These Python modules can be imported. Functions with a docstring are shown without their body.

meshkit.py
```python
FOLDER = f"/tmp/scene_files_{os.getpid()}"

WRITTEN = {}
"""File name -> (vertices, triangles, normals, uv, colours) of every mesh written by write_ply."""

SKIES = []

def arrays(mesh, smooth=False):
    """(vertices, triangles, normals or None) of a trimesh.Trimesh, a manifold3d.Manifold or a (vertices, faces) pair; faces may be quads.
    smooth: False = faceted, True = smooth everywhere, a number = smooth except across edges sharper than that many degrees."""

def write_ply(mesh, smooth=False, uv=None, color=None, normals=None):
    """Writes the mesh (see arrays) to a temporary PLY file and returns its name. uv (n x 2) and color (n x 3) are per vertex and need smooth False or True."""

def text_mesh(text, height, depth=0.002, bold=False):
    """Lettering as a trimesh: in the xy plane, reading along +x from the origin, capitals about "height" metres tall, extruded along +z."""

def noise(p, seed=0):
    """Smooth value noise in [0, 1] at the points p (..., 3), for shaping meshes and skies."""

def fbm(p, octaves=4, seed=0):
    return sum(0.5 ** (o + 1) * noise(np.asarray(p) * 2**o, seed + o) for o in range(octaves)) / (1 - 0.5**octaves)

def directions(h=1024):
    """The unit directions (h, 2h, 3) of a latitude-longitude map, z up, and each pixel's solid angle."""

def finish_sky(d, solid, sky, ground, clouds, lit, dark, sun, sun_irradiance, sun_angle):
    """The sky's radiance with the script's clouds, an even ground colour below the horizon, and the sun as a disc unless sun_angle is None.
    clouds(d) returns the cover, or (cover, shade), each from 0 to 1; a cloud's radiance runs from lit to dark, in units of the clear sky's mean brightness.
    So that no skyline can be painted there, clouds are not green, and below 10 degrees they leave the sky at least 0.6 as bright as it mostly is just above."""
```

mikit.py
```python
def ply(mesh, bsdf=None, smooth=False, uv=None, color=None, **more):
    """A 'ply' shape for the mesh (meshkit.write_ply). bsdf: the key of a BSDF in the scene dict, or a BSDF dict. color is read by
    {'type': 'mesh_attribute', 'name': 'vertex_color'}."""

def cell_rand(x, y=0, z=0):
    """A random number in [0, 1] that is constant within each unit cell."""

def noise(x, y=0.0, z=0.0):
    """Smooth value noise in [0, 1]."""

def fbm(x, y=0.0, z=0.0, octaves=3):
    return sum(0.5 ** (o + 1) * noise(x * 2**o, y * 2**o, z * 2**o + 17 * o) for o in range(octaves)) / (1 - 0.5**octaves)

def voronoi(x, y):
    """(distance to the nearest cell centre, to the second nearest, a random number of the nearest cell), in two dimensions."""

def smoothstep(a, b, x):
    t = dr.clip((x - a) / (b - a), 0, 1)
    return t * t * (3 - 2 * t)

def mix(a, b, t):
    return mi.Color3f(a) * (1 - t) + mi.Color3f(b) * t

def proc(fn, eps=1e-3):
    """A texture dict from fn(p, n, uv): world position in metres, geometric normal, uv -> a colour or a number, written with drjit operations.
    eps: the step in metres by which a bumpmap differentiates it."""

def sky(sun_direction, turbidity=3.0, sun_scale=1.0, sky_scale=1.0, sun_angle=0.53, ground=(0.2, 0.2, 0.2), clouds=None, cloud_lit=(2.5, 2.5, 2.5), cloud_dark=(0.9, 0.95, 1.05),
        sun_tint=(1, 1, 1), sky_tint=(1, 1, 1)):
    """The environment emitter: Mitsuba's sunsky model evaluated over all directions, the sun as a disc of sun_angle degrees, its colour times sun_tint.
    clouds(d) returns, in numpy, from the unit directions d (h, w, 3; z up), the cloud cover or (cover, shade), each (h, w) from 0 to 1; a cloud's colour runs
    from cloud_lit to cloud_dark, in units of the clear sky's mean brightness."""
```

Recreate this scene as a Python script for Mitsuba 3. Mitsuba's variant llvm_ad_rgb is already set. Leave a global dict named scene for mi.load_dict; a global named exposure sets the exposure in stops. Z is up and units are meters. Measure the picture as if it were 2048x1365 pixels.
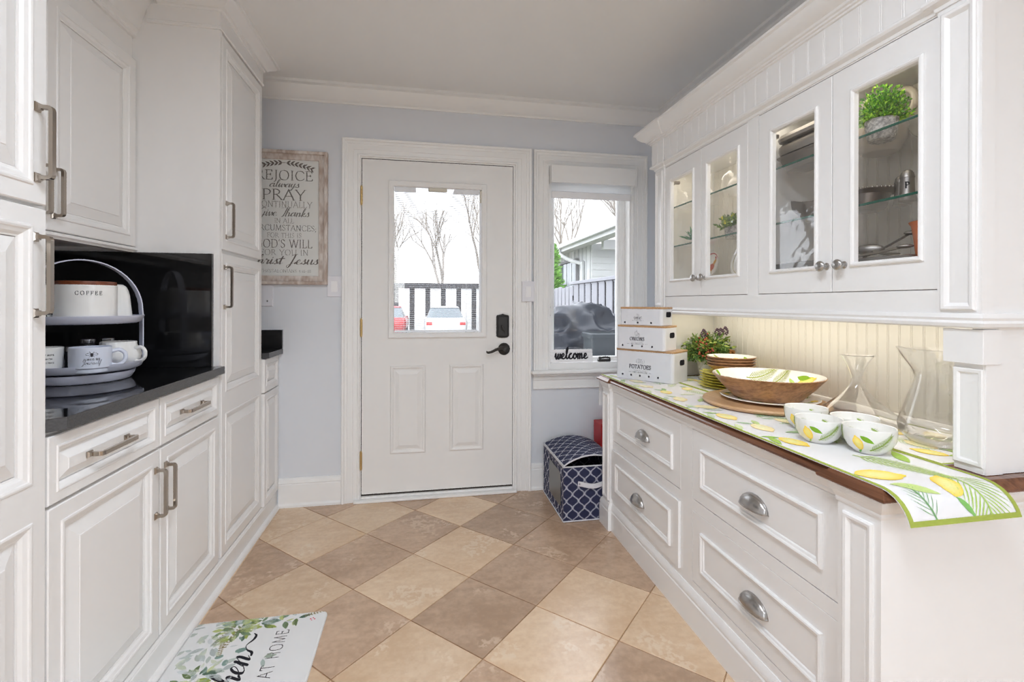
import math, random
import numpy as np, trimesh, mitsuba as mi, drjit as dr
import shapely
from shapely import affinity
from shapely.geometry import LineString, Polygon, Point, MultiPolygon, box as sbox
from shapely.ops import unary_union
import mikit, meshkit
from mikit import proc, noise, fbm, smoothstep, mix, cell_rand

rng = random.Random(7)
nrg = np.random.default_rng(11)
scene, labels = {}, {}

# ---------------------------------------------------------------- camera, sky, lamps, exposure
YAW, ROLL, FPX, CX, CY, CAMH = 0.184, 0.0026, 953.7, 1024.0, 606.3, 1.18
_f = np.array([math.sin(YAW), math.cos(YAW), 0.0]); _r = np.array([math.cos(YAW), -math.sin(YAW), 0.0]); _u = np.array([0, 0, 1.0])
_up = -_r * math.sin(ROLL) + _u * math.cos(ROLL)
T = mi.ScalarTransform4f
scene['camera'] = {'type': 'perspective', 'fov_axis': 'x', 'fov': 2 * math.degrees(math.atan(1024 / FPX)), 'near_clip': 0.02, 'far_clip': 500.0,
                   'principal_point_offset_x': 0.0, 'principal_point_offset_y': (682.5 - CY) / 1365.0,
                   'to_world': T().look_at(origin=[0, 0, CAMH], target=[float(_f[0]), float(_f[1]), CAMH], up=[float(x) for x in _up])}
scene['sky'] = mikit.sky([-0.35, -0.75, 0.8], turbidity=6, sun_scale=0.0, sky_scale=24.0, ground=(0.3, 0.3, 0.3),
                         clouds=lambda d: 0.85 + 0.0 * d[..., 2], cloud_lit=(1.35, 1.37, 1.4), cloud_dark=(1.1, 1.1, 1.1), sky_tint=(0.96, 1.0, 1.06))
scene['sky']['sampling_weight'] = 3.0
exposure = -0.14
WARM = (1.0, 0.90, 0.74)

# ---------------------------------------------------------------- helpers
taken = set()
def fresh(name):
    k, i = name, 0
    while k in taken:
        i += 1; k = '%s_%03d' % (name, i)
    taken.add(k)
    return k
def ensure(m):
    if isinstance(m, (list,)):
        m = cat(m)
    return m
def cat(ms):
    ms = [m for m in ms if m is not None]
    vs, fs, n = [], [], 0
    for m in ms:
        if isinstance(m, trimesh.Trimesh): v, f = m.vertices, m.faces
        else: v, f = m
        vs.append(np.asarray(v, float)); fs.append(np.asarray(f, int).reshape(-1, 3) + n); n += len(v)
    return np.vstack(vs), np.vstack(fs)
def add(key, mesh, bsdf, smooth=False, kind=None, **kw):
    key = fresh(key)
    scene[key] = mikit.ply(ensure(mesh), bsdf, smooth=smooth, **kw)
    if kind: labels.setdefault(key, {})['kind'] = kind
    return key
def tag(key, label=None, cat_=None, group=None, kind=None):
    d = labels.setdefault(key, {})
    if label: d['label'] = label
    if cat_: d['category'] = cat_
    if group: d['group'] = group
    if kind: d['kind'] = kind
    return key
def thing(name, label, cat_, group=None):
    return tag(fresh(name), label, cat_, group)
def structure(name, mesh, bsdf, label=None, smooth=False, **kw):
    k = add(name, mesh, bsdf, smooth, **kw)
    return tag(k, label, kind='structure')
def box(x0, y0, z0, x1, y1, z1, b=0.0):
    x0, x1 = min(x0, x1), max(x0, x1); y0, y1 = min(y0, y1), max(y0, y1); z0, z1 = min(z0, z1), max(z0, z1)
    if b <= 0:
        v = np.array([[x, y, z] for x in (x0, x1) for y in (y0, y1) for z in (z0, z1)], float)
        f = np.array([[0, 1, 3], [0, 3, 2], [4, 6, 7], [4, 7, 5], [0, 4, 5], [0, 5, 1], [2, 3, 7], [2, 7, 6], [0, 2, 6], [0, 6, 4], [1, 5, 7], [1, 7, 3]])
        return v, f
    b = min(b, (x1 - x0) / 2.01, (y1 - y0) / 2.01, (z1 - z0) / 2.01)
    v = []
    for sx, xx in ((1, x0), (-1, x1)):
        for sy, yy in ((1, y0), (-1, y1)):
            for sz, zz in ((1, z0), (-1, z1)):
                v += [[xx, yy + sy * b, zz + sz * b], [xx + sx * b, yy, zz + sz * b], [xx + sx * b, yy + sy * b, zz]]
    return hull(v)
def hull(v):
    h = trimesh.convex.convex_hull(np.array(v, float))
    return np.array(h.vertices), np.array(h.faces)
def xf(mesh, o=(0, 0, 0), ex=(1, 0, 0), ey=(0, 1, 0), ez=(0, 0, 1)):
    """local axes ex, ey, ez at o"""
    v, f = ensure(mesh) if not isinstance(mesh, trimesh.Trimesh) else (mesh.vertices, mesh.faces)
    M = np.array([ex, ey, ez], float)
    f = np.asarray(f)
    if np.linalg.det(M) < 0: f = f[:, ::-1]
    return np.asarray(v, float) @ M + np.asarray(o, float), f
def rot(mesh, deg, axis=(0, 0, 1), at=(0, 0, 0)):
    R = trimesh.transformations.rotation_matrix(math.radians(deg), axis)[:3, :3]
    v, f = ensure(mesh)
    return (np.asarray(v) - at) @ R.T + at, f
def mv(mesh, x=0, y=0, z=0):
    v, f = ensure(mesh)
    return np.asarray(v, float) + [x, y, z], f
LEFT = dict(ex=(0, 1, 0), ey=(0, 0, 1), ez=(1, 0, 0))      # faces +x: X along +y, Y up, T toward +x
RIGHT = dict(ex=(0, -1, 0), ey=(0, 0, 1), ez=(-1, 0, 0))   # faces -x: X along -y
BACK = dict(ex=(1, 0, 0), ey=(0, 0, 1), ez=(0, -1, 0))     # faces -y: X along +x
def nested(w, h, prof, cap=True, back=True):
    """rectangles inset by d at height t, lofted; X 0..w, Y 0..h, T out"""
    v, f = [], []
    for d, t in prof:
        v += [[d, d, t], [w - d, d, t], [w - d, h - d, t], [d, h - d, t]]
    n = len(prof)
    for i in range(n - 1):
        a, b = 4 * i, 4 * i + 4
        for k in range(4):
            l = (k + 1) % 4
            f += [[a + k, a + l, b + l], [a + k, b + l, b + k]]
    if cap:
        a = 4 * (n - 1); f += [[a, a + 1, a + 2], [a, a + 2, a + 3]]
    if back:
        f += [[0, 2, 1], [0, 3, 2]]
    return np.array(v, float), np.array(f)
def frame_closed(w, h, prof):
    """rectangular frame: closed profile (d inward, t out) mitred round a rectangle"""
    prof = list(prof) + [prof[0]]
    return nested(w, h, prof, cap=False, back=False)
def poffset(pts, d):
    """mitred offset of a ccw polygon, outward by d"""
    p = np.asarray(pts, float); n = len(p); out = []
    for i in range(n):
        a, b, c = p[i - 1], p[i], p[(i + 1) % n]
        u = (b - a) / np.linalg.norm(b - a); w = (c - b) / np.linalg.norm(c - b)
        n1 = np.array([u[1], -u[0]]); n2 = np.array([w[1], -w[0]])
        m = (n1 + n2) / (1 + n1 @ n2)
        out.append(b + m * d)
    return np.array(out)
def tri2d(poly):
    v, f = trimesh.creation.triangulate_polygon(poly, engine='earcut')
    v = np.asarray(v)[:, :2]; f = np.asarray(f)
    a, b, c = v[f[:, 0]], v[f[:, 1]], v[f[:, 2]]
    s = (b[:, 0] - a[:, 0]) * (c[:, 1] - a[:, 1]) - (b[:, 1] - a[:, 1]) * (c[:, 0] - a[:, 0])
    f = np.where(s[:, None] < 0, f[:, ::-1], f)
    return v, f[np.abs(s) > 1e-14]
def stack(pts, levels, cap=True):
    """loft of a ccw plan polygon: levels (outset, z), from bottom to top"""
    n = len(pts); v, f = [], []
    for o, z in levels:
        q = poffset(pts, o); v.append(np.c_[q, np.full(n, z)])
    v = np.vstack(v)
    for i in range(len(levels) - 1):
        for k in range(n):
            l = (k + 1) % n; a = i * n; b = a + n
            f += [[a + k, a + l, b + l], [a + k, b + l, b + k]]
    f = np.array(f)
    if cap:
        for i, flip in ((0, True), (len(levels) - 1, False)):
            pv, pf = tri2d(Polygon(v[i * n:(i + 1) * n, :2]))
            # map back onto ring vertices
            idx = [int(np.argmin(((v[i * n:(i + 1) * n, :2] - q) ** 2).sum(1))) + i * n for q in pv]
            g = np.array(idx)[pf]
            f = np.vstack([f, g[:, ::-1] if flip else g])
    return v, f
def sweep(path, prof, closed=False):
    """closed profile (o outward to the right of travel, z) swept along a plan path with mitres"""
    p = np.asarray(path, float); n = len(p); rings = []
    prof = np.asarray(prof, float); m = len(prof)
    for i in range(n):
        if closed or 0 < i < n - 1:
            a, b, c = p[i - 1], p[i], p[(i + 1) % n]
            u = (b - a) / np.linalg.norm(b - a); w = (c - b) / np.linalg.norm(c - b)
        else:
            b = p[i]
            u = w = (p[1] - p[0]) / np.linalg.norm(p[1] - p[0]) if i == 0 else (p[-1] - p[-2]) / np.linalg.norm(p[-1] - p[-2])
        n1 = np.array([u[1], -u[0]]); n2 = np.array([w[1], -w[0]])
        mm = (n1 + n2) / (1 + n1 @ n2)
        rings.append(np.c_[b[0] + mm[0] * prof[:, 0], b[1] + mm[1] * prof[:, 0], prof[:, 1]])
    v = np.vstack(rings); f = []
    for i in range(n if closed else n - 1):
        a, b = i * m, ((i + 1) % n) * m
        for k in range(m):
            l = (k + 1) % m
            f += [[a + k, b + k, b + l], [a + k, b + l, a + l]]
    f = np.array(f)
    if not closed:
        pv, pf = tri2d(Polygon(prof))
        idx = np.array([int(np.argmin(((prof - q) ** 2).sum(1))) for q in pv])[pf]
        f = np.vstack([f, idx, idx[:, ::-1] + (n - 1) * m])
    mesh = trimesh.Trimesh(v, f, process=False)
    if mesh.volume < 0: f = f[:, ::-1]
    return v, f
def lathe(prof, n=40, arc=None):
    """(r, z) profile turned about z"""
    prof = np.asarray(prof, float); m = len(prof)
    a = np.arange(n) * 2 * np.pi / n
    v = np.stack([prof[None, :, 0] * np.cos(a)[:, None], prof[None, :, 0] * np.sin(a)[:, None], np.broadcast_to(prof[None, :, 1], (n, m))], -1).reshape(-1, 3)
    f = []
    for i in range(n):
        j = (i + 1) % n
        for k in range(m - 1):
            p, q = prof[k, 0] > 1e-9, prof[k + 1, 0] > 1e-9
            if p: f.append([i * m + k, j * m + k, j * m + k + 1 if q else i * m + k + 1])
            if q: f.append([i * m + k, j * m + k + 1, i * m + k + 1])
    return v, np.array(f)
def spline(pts, n=8, closed=False):
    p = np.asarray(pts, float); k = len(p); out = []
    for i in range(k if closed else k - 1):
        if closed: a, b, c, d = p[i - 1], p[i], p[(i + 1) % k], p[(i + 2) % k]
        else: a, b, c, d = p[max(i - 1, 0)], p[i], p[i + 1], p[min(i + 2, k - 1)]
        for t in np.arange(n) / n:
            out.append(0.5 * (2 * b + (c - a) * t + (2 * a - 5 * b + 4 * c - d) * t * t + (3 * b - a - 3 * c + d) * t ** 3))
    if not closed: out.append(p[-1])
    return np.array(out)
def tube(pts, r, sides=8, cap=True):
    p = np.asarray(pts, float); n = len(p)
    r = np.broadcast_to(np.asarray(r, float), (n,))
    t = np.gradient(p, axis=0); t /= np.linalg.norm(t, axis=1, keepdims=True) + 1e-12
    ref = np.array([0, 0, 1.0]) if abs(t[0, 2]) < .9 else np.array([1.0, 0, 0])
    a = np.cross(t[0], ref); a /= np.linalg.norm(a); rings = []
    for i in range(n):
        a = a - t[i] * (a @ t[i]); a /= np.linalg.norm(a) + 1e-12
        b = np.cross(t[i], a)
        ang = np.arange(sides) * 2 * np.pi / sides
        rings.append(p[i] + r[i] * (np.cos(ang)[:, None] * a + np.sin(ang)[:, None] * b))
    v = np.vstack(rings); f = []
    for i in range(n - 1):
        for k in range(sides):
            l = (k + 1) % sides; A, B = i * sides, (i + 1) * sides
            f += [[A + k, A + l, B + l], [A + k, B + l, B + k]]
    if cap:
        f += [[0, k + 1, k] for k in range(1, sides - 1)]
        o = (n - 1) * sides
        f += [[o, o + k, o + k + 1] for k in range(1, sides - 1)]
    return v, np.array(f)
def ribbon(pts, side, w, th):
    """flat bar along pts; side: width direction(s); rectangular section w x th"""
    p = np.asarray(pts, float); n = len(p)
    t = np.gradient(p, axis=0); t /= np.linalg.norm(t, axis=1, keepdims=True) + 1e-12
    s = np.broadcast_to(np.asarray(side, float), (n, 3)); s = s / np.linalg.norm(s, axis=1, keepdims=True)
    nn = np.cross(t, s); nn /= np.linalg.norm(nn, axis=1, keepdims=True) + 1e-12
    w = np.broadcast_to(np.asarray(w, float), (n,))[:, None]
    R = [p + s * w / 2 + nn * th / 2, p - s * w / 2 + nn * th / 2, p - s * w / 2 - nn * th / 2, p + s * w / 2 - nn * th / 2]
    v = np.stack(R, 1).reshape(-1, 3); f = []
    for i in range(n - 1):
        for k in range(4):
            l = (k + 1) % 4; A, B = 4 * i, 4 * i + 4
            f += [[A + k, A + l, B + l], [A + k, B + l, B + k]]
    o = 4 * (n - 1)
    f += [[0, 2, 1], [0, 3, 2], [o, o + 1, o + 2], [o, o + 2, o + 3]]
    m = trimesh.Trimesh(v, np.array(f), process=False)
    return v, (np.array(f) if m.volume > 0 else np.array(f)[:, ::-1])
def extrude(poly, h, z=0.0):
    """shapely polygon(s) extruded up by h"""
    ms = []
    for g in getattr(poly, 'geoms', [poly]):
        if g.area < 1e-10: continue
        m = trimesh.creation.extrude_polygon(g, h, engine='earcut'); ms.append(mv((m.vertices, m.faces), z=z))
    return cat(ms)
def ball(c, r, sub=2, s=(1, 1, 1)):
    m = trimesh.creation.icosphere(subdivisions=sub, radius=1.0)
    return np.asarray(m.vertices) * r * np.asarray(s) + c, np.asarray(m.faces)
def fan(pts):
    """a flat convex-ish polygon in space as a fan"""
    p = np.asarray(pts, float)
    return p, np.array([[0, k, k + 1] for k in range(1, len(p) - 1)])

# flat print: 2D shapes with colours, carried onto a surface
class Print:
    def __init__(s): s.v, s.f, s.c, s.n = [], [], [], 0
    def put(s, poly, col, edge=0.012, grad=None):
        """col: colour; grad: function of xy (n,2) -> (n,3) colours"""
        for g in getattr(poly, 'geoms', [poly]):
            if g.is_empty or g.geom_type != 'Polygon' or g.area < 1e-9: continue
            v, f = tri2d(g)
            if edge:
                v3, f = trimesh.remesh.subdivide_to_size(np.c_[v, np.zeros(len(v))], f, edge, max_iter=12); v = v3[:, :2]
            s.v.append(v); s.f.append(np.asarray(f) + s.n); s.n += len(v)
            s.c.append(grad(v) if grad else np.tile(np.asarray(col, float), (len(v), 1)))
    def emit(s, key, fn, bsdf='print_ink'):
        """fn maps (n,2) to (n,3)"""
        if not s.n: return None
        v = fn(np.vstack(s.v)); key = fresh(key)
        scene[key] = mikit.ply((v, np.vstack(s.f)), bsdf, smooth=True, color=np.vstack(s.c))
        tag(key, kind='stuff')
        return key
def srgb(*c):
    c = np.asarray(c, float) / 255.0
    return np.where(c <= 0.04045, c / 12.92, ((c + 0.055) / 1.055) ** 2.4)
def lin(*c): return [float(x) for x in srgb(*c)]
# ---------------------------------------------------------------- materials
def two(b): return {'type': 'twosided', 'bsdf': b}
def rgb(c): return {'type': 'rgb', 'value': [float(x) for x in c]}
def paint(col, rough=0.4, spec=0.5): return two({'type': 'roughplastic', 'diffuse_reflectance': rgb(np.minimum(np.asarray(col, float) * 1.06, .9)), 'alpha': max(0.03, rough * rough * 1.1), 'nonlinear': False, 'int_ior': 1.3 if spec < .3 else 1.49})
def metal(col, rough=0.25): return two({'type': 'principled', 'base_color': rgb(col), 'roughness': rough, 'metallic': 1.0})
def M(key, d): scene[key] = d; taken.add(key)
M('cabinet_white', paint((0.80, 0.795, 0.785), 0.33))
M('hutch_white', paint((0.80, 0.80, 0.795), 0.33))
M('hutch_inside', paint((0.82, 0.80, 0.74), 0.5))
M('trim_white', paint((0.80, 0.80, 0.79), 0.35))
M('door_white', paint((0.80, 0.795, 0.78), 0.45))
M('wall_paint', two({'type': 'diffuse', 'reflectance': rgb((0.69, 0.715, 0.755))}))
M('ceiling_paint', two({'type': 'diffuse', 'reflectance': rgb((0.80, 0.80, 0.79))}))
M('dark_gap', two({'type': 'diffuse', 'reflectance': rgb((0.05, 0.045, 0.04))}))
M('nickel', metal((0.40, 0.35, 0.30), 0.14))
M('steel', metal((0.46, 0.45, 0.44), 0.24))
M('chrome', metal((0.75, 0.75, 0.75), 0.1))
M('brass', metal((0.62, 0.45, 0.2), 0.3))
M('pewter', metal((0.36, 0.34, 0.32), 0.42))
M('bronze_dark', paint((0.02, 0.019, 0.018), 0.4))
M('plastic_white', paint((0.82, 0.82, 0.83), 0.35))
M('switch_white', paint((0.72, 0.72, 0.76), 0.35))
M('ceramic_white', paint((0.80, 0.80, 0.78), 0.15))
M('ceramic_blue_white', paint((0.66, 0.70, 0.80), 0.3))
M('black_ink', two({'type': 'diffuse', 'reflectance': rgb((0.025, 0.025, 0.03))}))
M('print_ink', two({'type': 'diffuse', 'reflectance': {'type': 'mesh_attribute', 'name': 'vertex_color'}}))
M('glass_pane', {'type': 'thindielectric', 'int_ior': 1.5})
M('clear_glass', {'type': 'thindielectric', 'int_ior': 1.5})
M('solid_glass', {'type': 'dielectric', 'int_ior': 1.5})
M('shelf_edge', paint((0.02, 0.09, 0.065), 0.1))
M('copper', paint((0.55, 0.17, 0.07), 0.35))
def stone_fn(p, n, uv):
    s = cell_rand(p.x * 900, p.y * 900, p.z * 900)
    return mix((0.004, 0.004, 0.0045), (0.05, 0.05, 0.055), dr.select(s > 0.985, 1.0, 0.0))
M('black_stone', two({'type': 'principled', 'base_color': rgb((0.006, 0.006, 0.0065)), 'roughness': 0.025, 'specular': 0.9}))
def stone_edge(p, n, uv):
    return mix((0.035, 0.035, 0.037), (0.06, 0.06, 0.062), noise(p.x * 260, p.y * 260, p.z * 260))
M('stone_edge', two({'type': 'principled', 'base_color': proc(stone_edge), 'roughness': 0.25}))
def wood(dark, light, ax, sc=1.0, rough=0.4):
    def fn(p, n, uv):
        q = [p.x, p.y, p.z]; a = q.pop(ax)
        w = fbm(a * 2.2 * sc, q[0] * 7 * sc, q[1] * 7 * sc, 2)
        g = fbm(a * 5 * sc, q[0] * 150 * sc + 9 * w, q[1] * 150 * sc + 9 * w, 3)
        h = fbm(a * 2.0 * sc + 7, q[0] * 34 * sc + 5 * w, q[1] * 34 * sc, 2)
        return mix(dark, light, smoothstep(0.22, 0.78, 0.45 * g + 0.4 * h + 0.15 * w))
    return two({'type': 'roughplastic', 'diffuse_reflectance': proc(fn), 'alpha': max(0.03, rough * rough * 1.1), 'nonlinear': False})
M('walnut', wood((0.085, 0.030, 0.014), (0.22, 0.095, 0.048), 1, 1.0, 0.16))
M('acacia', wood((0.26, 0.115, 0.048), (0.58, 0.325, 0.165), 1, 1.0, 0.4))
M('light_wood', wood((0.56, 0.33, 0.165), (0.74, 0.48, 0.28), 1, 1.0, 0.45))
M('lid_wood', wood((0.45, 0.26, 0.13), (0.62, 0.40, 0.22), 1, 1.0, 0.45))
M('mahogany', wood((0.12, 0.03, 0.012), (0.24, 0.07, 0.03), 1, 1.0, 0.4))
def whitewash(p, n, uv):
    g = fbm(p.x * 60, p.y * 60, p.z * 18, 3)
    w = fbm(p.x * 9 + 4, p.y * 9, p.z * 9, 3)
    return mix((0.42, 0.33, 0.28), (0.74, 0.69, 0.65), smoothstep(0.3, 0.68, 0.5 * g + 0.5 * w))
M('whitewashed_wood', two({'type': 'diffuse', 'reflectance': proc(whitewash)}))
def concrete(p, n, uv):
    g = fbm(p.x * 140, p.y * 140, p.z * 140, 3)
    return mix((0.24, 0.235, 0.24), (0.62, 0.61, 0.60), smoothstep(0.25, 0.75, g))
M('concrete', two({'type': 'diffuse', 'reflectance': proc(concrete)}))
# ---------------------------------------------------------------- the setting
WY, LX, RX, CEIL = 2.945, -1.45, 1.583, 2.44
NEARY, FARX = -3.4, 3.4          # the kitchen goes on behind the camera
TS, TO = 0.3382, np.array([-0.0424, 1.8088])
TA, TB = np.array([math.sqrt(.5), -math.sqrt(.5)]), np.array([math.sqrt(.5), math.sqrt(.5)])
def tile_index(p):
    x, y = p.x - float(TO[0]), p.y - float(TO[1])
    k = math.sqrt(.5) / TS
    return (x - y) * k, (x + y) * k
def tile_fn(lo, hi, vein):
    def fn(p, n, uv):
        u, v = tile_index(p)
        r = cell_rand(u, v, 5); r2 = cell_rand(u, v, 9)
        ox, oy = r * 31.0, r2 * 17.0
        big = fbm(p.x * 5 + ox, p.y * 5 + oy, 0.0, 3)
        fine = fbm(p.x * 70 + ox, p.y * 70, 0.0, 3)
        str_ = fbm(p.x * 13 + oy, p.y * 34 + ox, 3.0, 3)
        t = smoothstep(0.25, 0.78, 0.45 * big + 0.25 * fine + 0.3 * str_)
        c = mix(lo, hi, t)
        c = c * (0.93 + 0.14 * r)
        patch = smoothstep(0.60, 0.70, fbm(p.x * 8 + 9 + ox, p.y * 8 + 2 * oy, 1.0, 4)) * smoothstep(0.42, 0.6, fine)
        return mix(c, vein, patch * 0.4)
    return fn
def tile_mat(lo, hi, vein):
    return two({'type': 'roughplastic', 'diffuse_reflectance': proc(tile_fn(lo, hi, vein)), 'alpha': 0.07, 'nonlinear': False, 'int_ior': 1.6})
M('tile_light', tile_mat(lin(208, 177, 144), lin(226, 200, 170), lin(234, 216, 194)))
M('tile_dark', tile_mat(lin(172, 142, 116), lin(200, 171, 145), lin(222, 200, 176)))
M('grout', two({'type': 'diffuse', 'reflectance': rgb(lin(176, 146, 116))}))
DARK = {(0, 0), (0, 1), (0, 2), (-1, -1), (-2, 0), (-1, 2), (-2, 1), (1, -1), (2, 0), (1, 2), (-1, 3), (0, 3), (-3, 2), (-2, 3), (1, 3), (-4, 1), (-3, -1), (-3, 0)}
LIGHT = {(-1, 0), (0, -1), (1, 0), (1, 1), (-1, 1), (2, 1), (-2, -1), (-3, 1), (-2, 2), (2, 2), (3, 1), (-4, 0)}
LIGHT.add((-3, 0)); DARK.discard((-3, 0))
structure('floor', box(LX, NEARY, -0.06, FARX, WY + 0.15, -0.004), 'grout', 'beige and brown stone tile floor laid diagonally between the cabinets')
view_region = unary_union([sbox(-0.80, 0.55, 0.97, WY), sbox(0.90, 2.30, RX, WY)])
house_region = unary_union([sbox(LX, NEARY, FARX, 0.9), sbox(LX, 0.9, RX, WY)])
stuff = []
for i in range(-22, 23):
    for j in range(-22, 23):
        c = [TO + TS * ((i + di) * TA + (j + dj) * TB) for di, dj in ((0, 0), (1, 0), (1, 1), (0, 1))]
        P = Polygon(c).buffer(-0.0019, join_style=2)
        seen = P.intersection(view_region)
        dark = (i, j) in DARK or ((i, j) not in LIGHT and rng.random() < 0.45)
        if seen.area > 4e-4 and seen.geom_type == 'Polygon':
            q = np.array(shapely.geometry.polygon.orient(seen.simplify(1e-5)).exterior.coords)[:-1]
            add('floor__tile', stack(q, [(0, -0.012), (0, -0.0012), (-0.0012, 0.0)]), 'tile_dark' if dark else 'tile_light')
        rest = P.intersection(house_region.difference(view_region))
        if rest.area > 4e-4:
            stuff.append(extrude(rest, 0.0119, -0.012))
k = add('floor__tile_field', stuff, 'tile_light'); tag(k, kind='stuff')

def wall_with_holes(x0, x1, z0, z1, holes):
    g = sbox(x0, z0, x1, z1)
    for h in holes: g = g.difference(sbox(*h))
    return g
DO = (-0.376, 0.0, 0.568, 2.052); WO = (0.785, 0.755, 1.345, 2.06)
g = wall_with_holes(LX - 0.15, RX + 0.15, -0.05, CEIL + 0.1, [DO, WO])
structure('wall_back', xf(extrude(g, 0.15), o=(0, WY, 0), ex=(1, 0, 0), ey=(0, 0, 1), ez=(0, 1, 0)), 'wall_paint', 'pale blue-grey wall around the back door and window')
structure('wall_left', box(LX - 0.15, NEARY, -0.05, LX, WY, CEIL + 0.1), 'wall_paint')
structure('wall_right', cat([box(RX, 0.9, -0.05, RX + 0.15, WY, CEIL + 0.1), box(RX, 0.9, -0.05, FARX + 0.15, 1.05, CEIL + 0.1)]), 'wall_paint')
# far side of the kitchen, behind the camera: wide openings to the garden
g = wall_with_holes(LX - 0.15, FARX + 0.15, -0.05, CEIL + 0.1, [(-1.2, 0.05, -0.35, 2.25)])
structure('wall_near', xf(extrude(g, 0.15), o=(0, NEARY - 0.15, 0), ex=(1, 0, 0), ey=(0, 0, 1), ez=(0, 1, 0)), 'wall_paint')
g = wall_with_holes(NEARY, 0.9, -0.05, CEIL + 0.1, [(-2.9, 0.05, -1.1, 2.25)])
structure('wall_side', xf(extrude(g, 0.15), o=(FARX, 0, 0), ex=(0, 1, 0), ey=(0, 0, 1), ez=(1, 0, 0)), 'wall_paint')
structure('ceiling', box(LX - 0.15, NEARY - 0.15, CEIL, FARX + 0.15, WY + 0.15, CEIL + 0.08), 'ceiling_paint', 'flat pale grey painted ceiling')
crown_prof = [(0, 2.348), (0.009, 2.348), (0.013, 2.357), (0.018, 2.36), (0.030, 2.366), (0.050, 2.384), (0.064, 2.404), (0.072, 2.419), (0.078, 2.422), (0.092, 2.424), (0.092, CEIL), (0, CEIL)]
structure('trim_1', sweep([(LX, WY), (RX, WY), (RX, 0.9)], crown_prof), 'trim_white', 'white crown moulding along the top of the back and right walls', smooth=30)
base_prof = [(0, 0), (0.024, 0), (0.024, 0.012), (0.016, 0.022), (0.015, 0.128), (0.012, 0.132), (0.016, 0.137), (0.013, 0.155), (0.005, 0.165), (0, 0.165)]
structure('baseboard_back', cat([sweep([(-0.815, WY), (-0.472, WY)], base_prof), sweep([(0.668, WY), (RX, WY)], base_prof)]), 'trim_white', 'white baseboard along the back wall')
structure('baseboard_right', sweep([(RX, WY), (RX, 2.42)], base_prof), 'trim_white')
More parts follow.
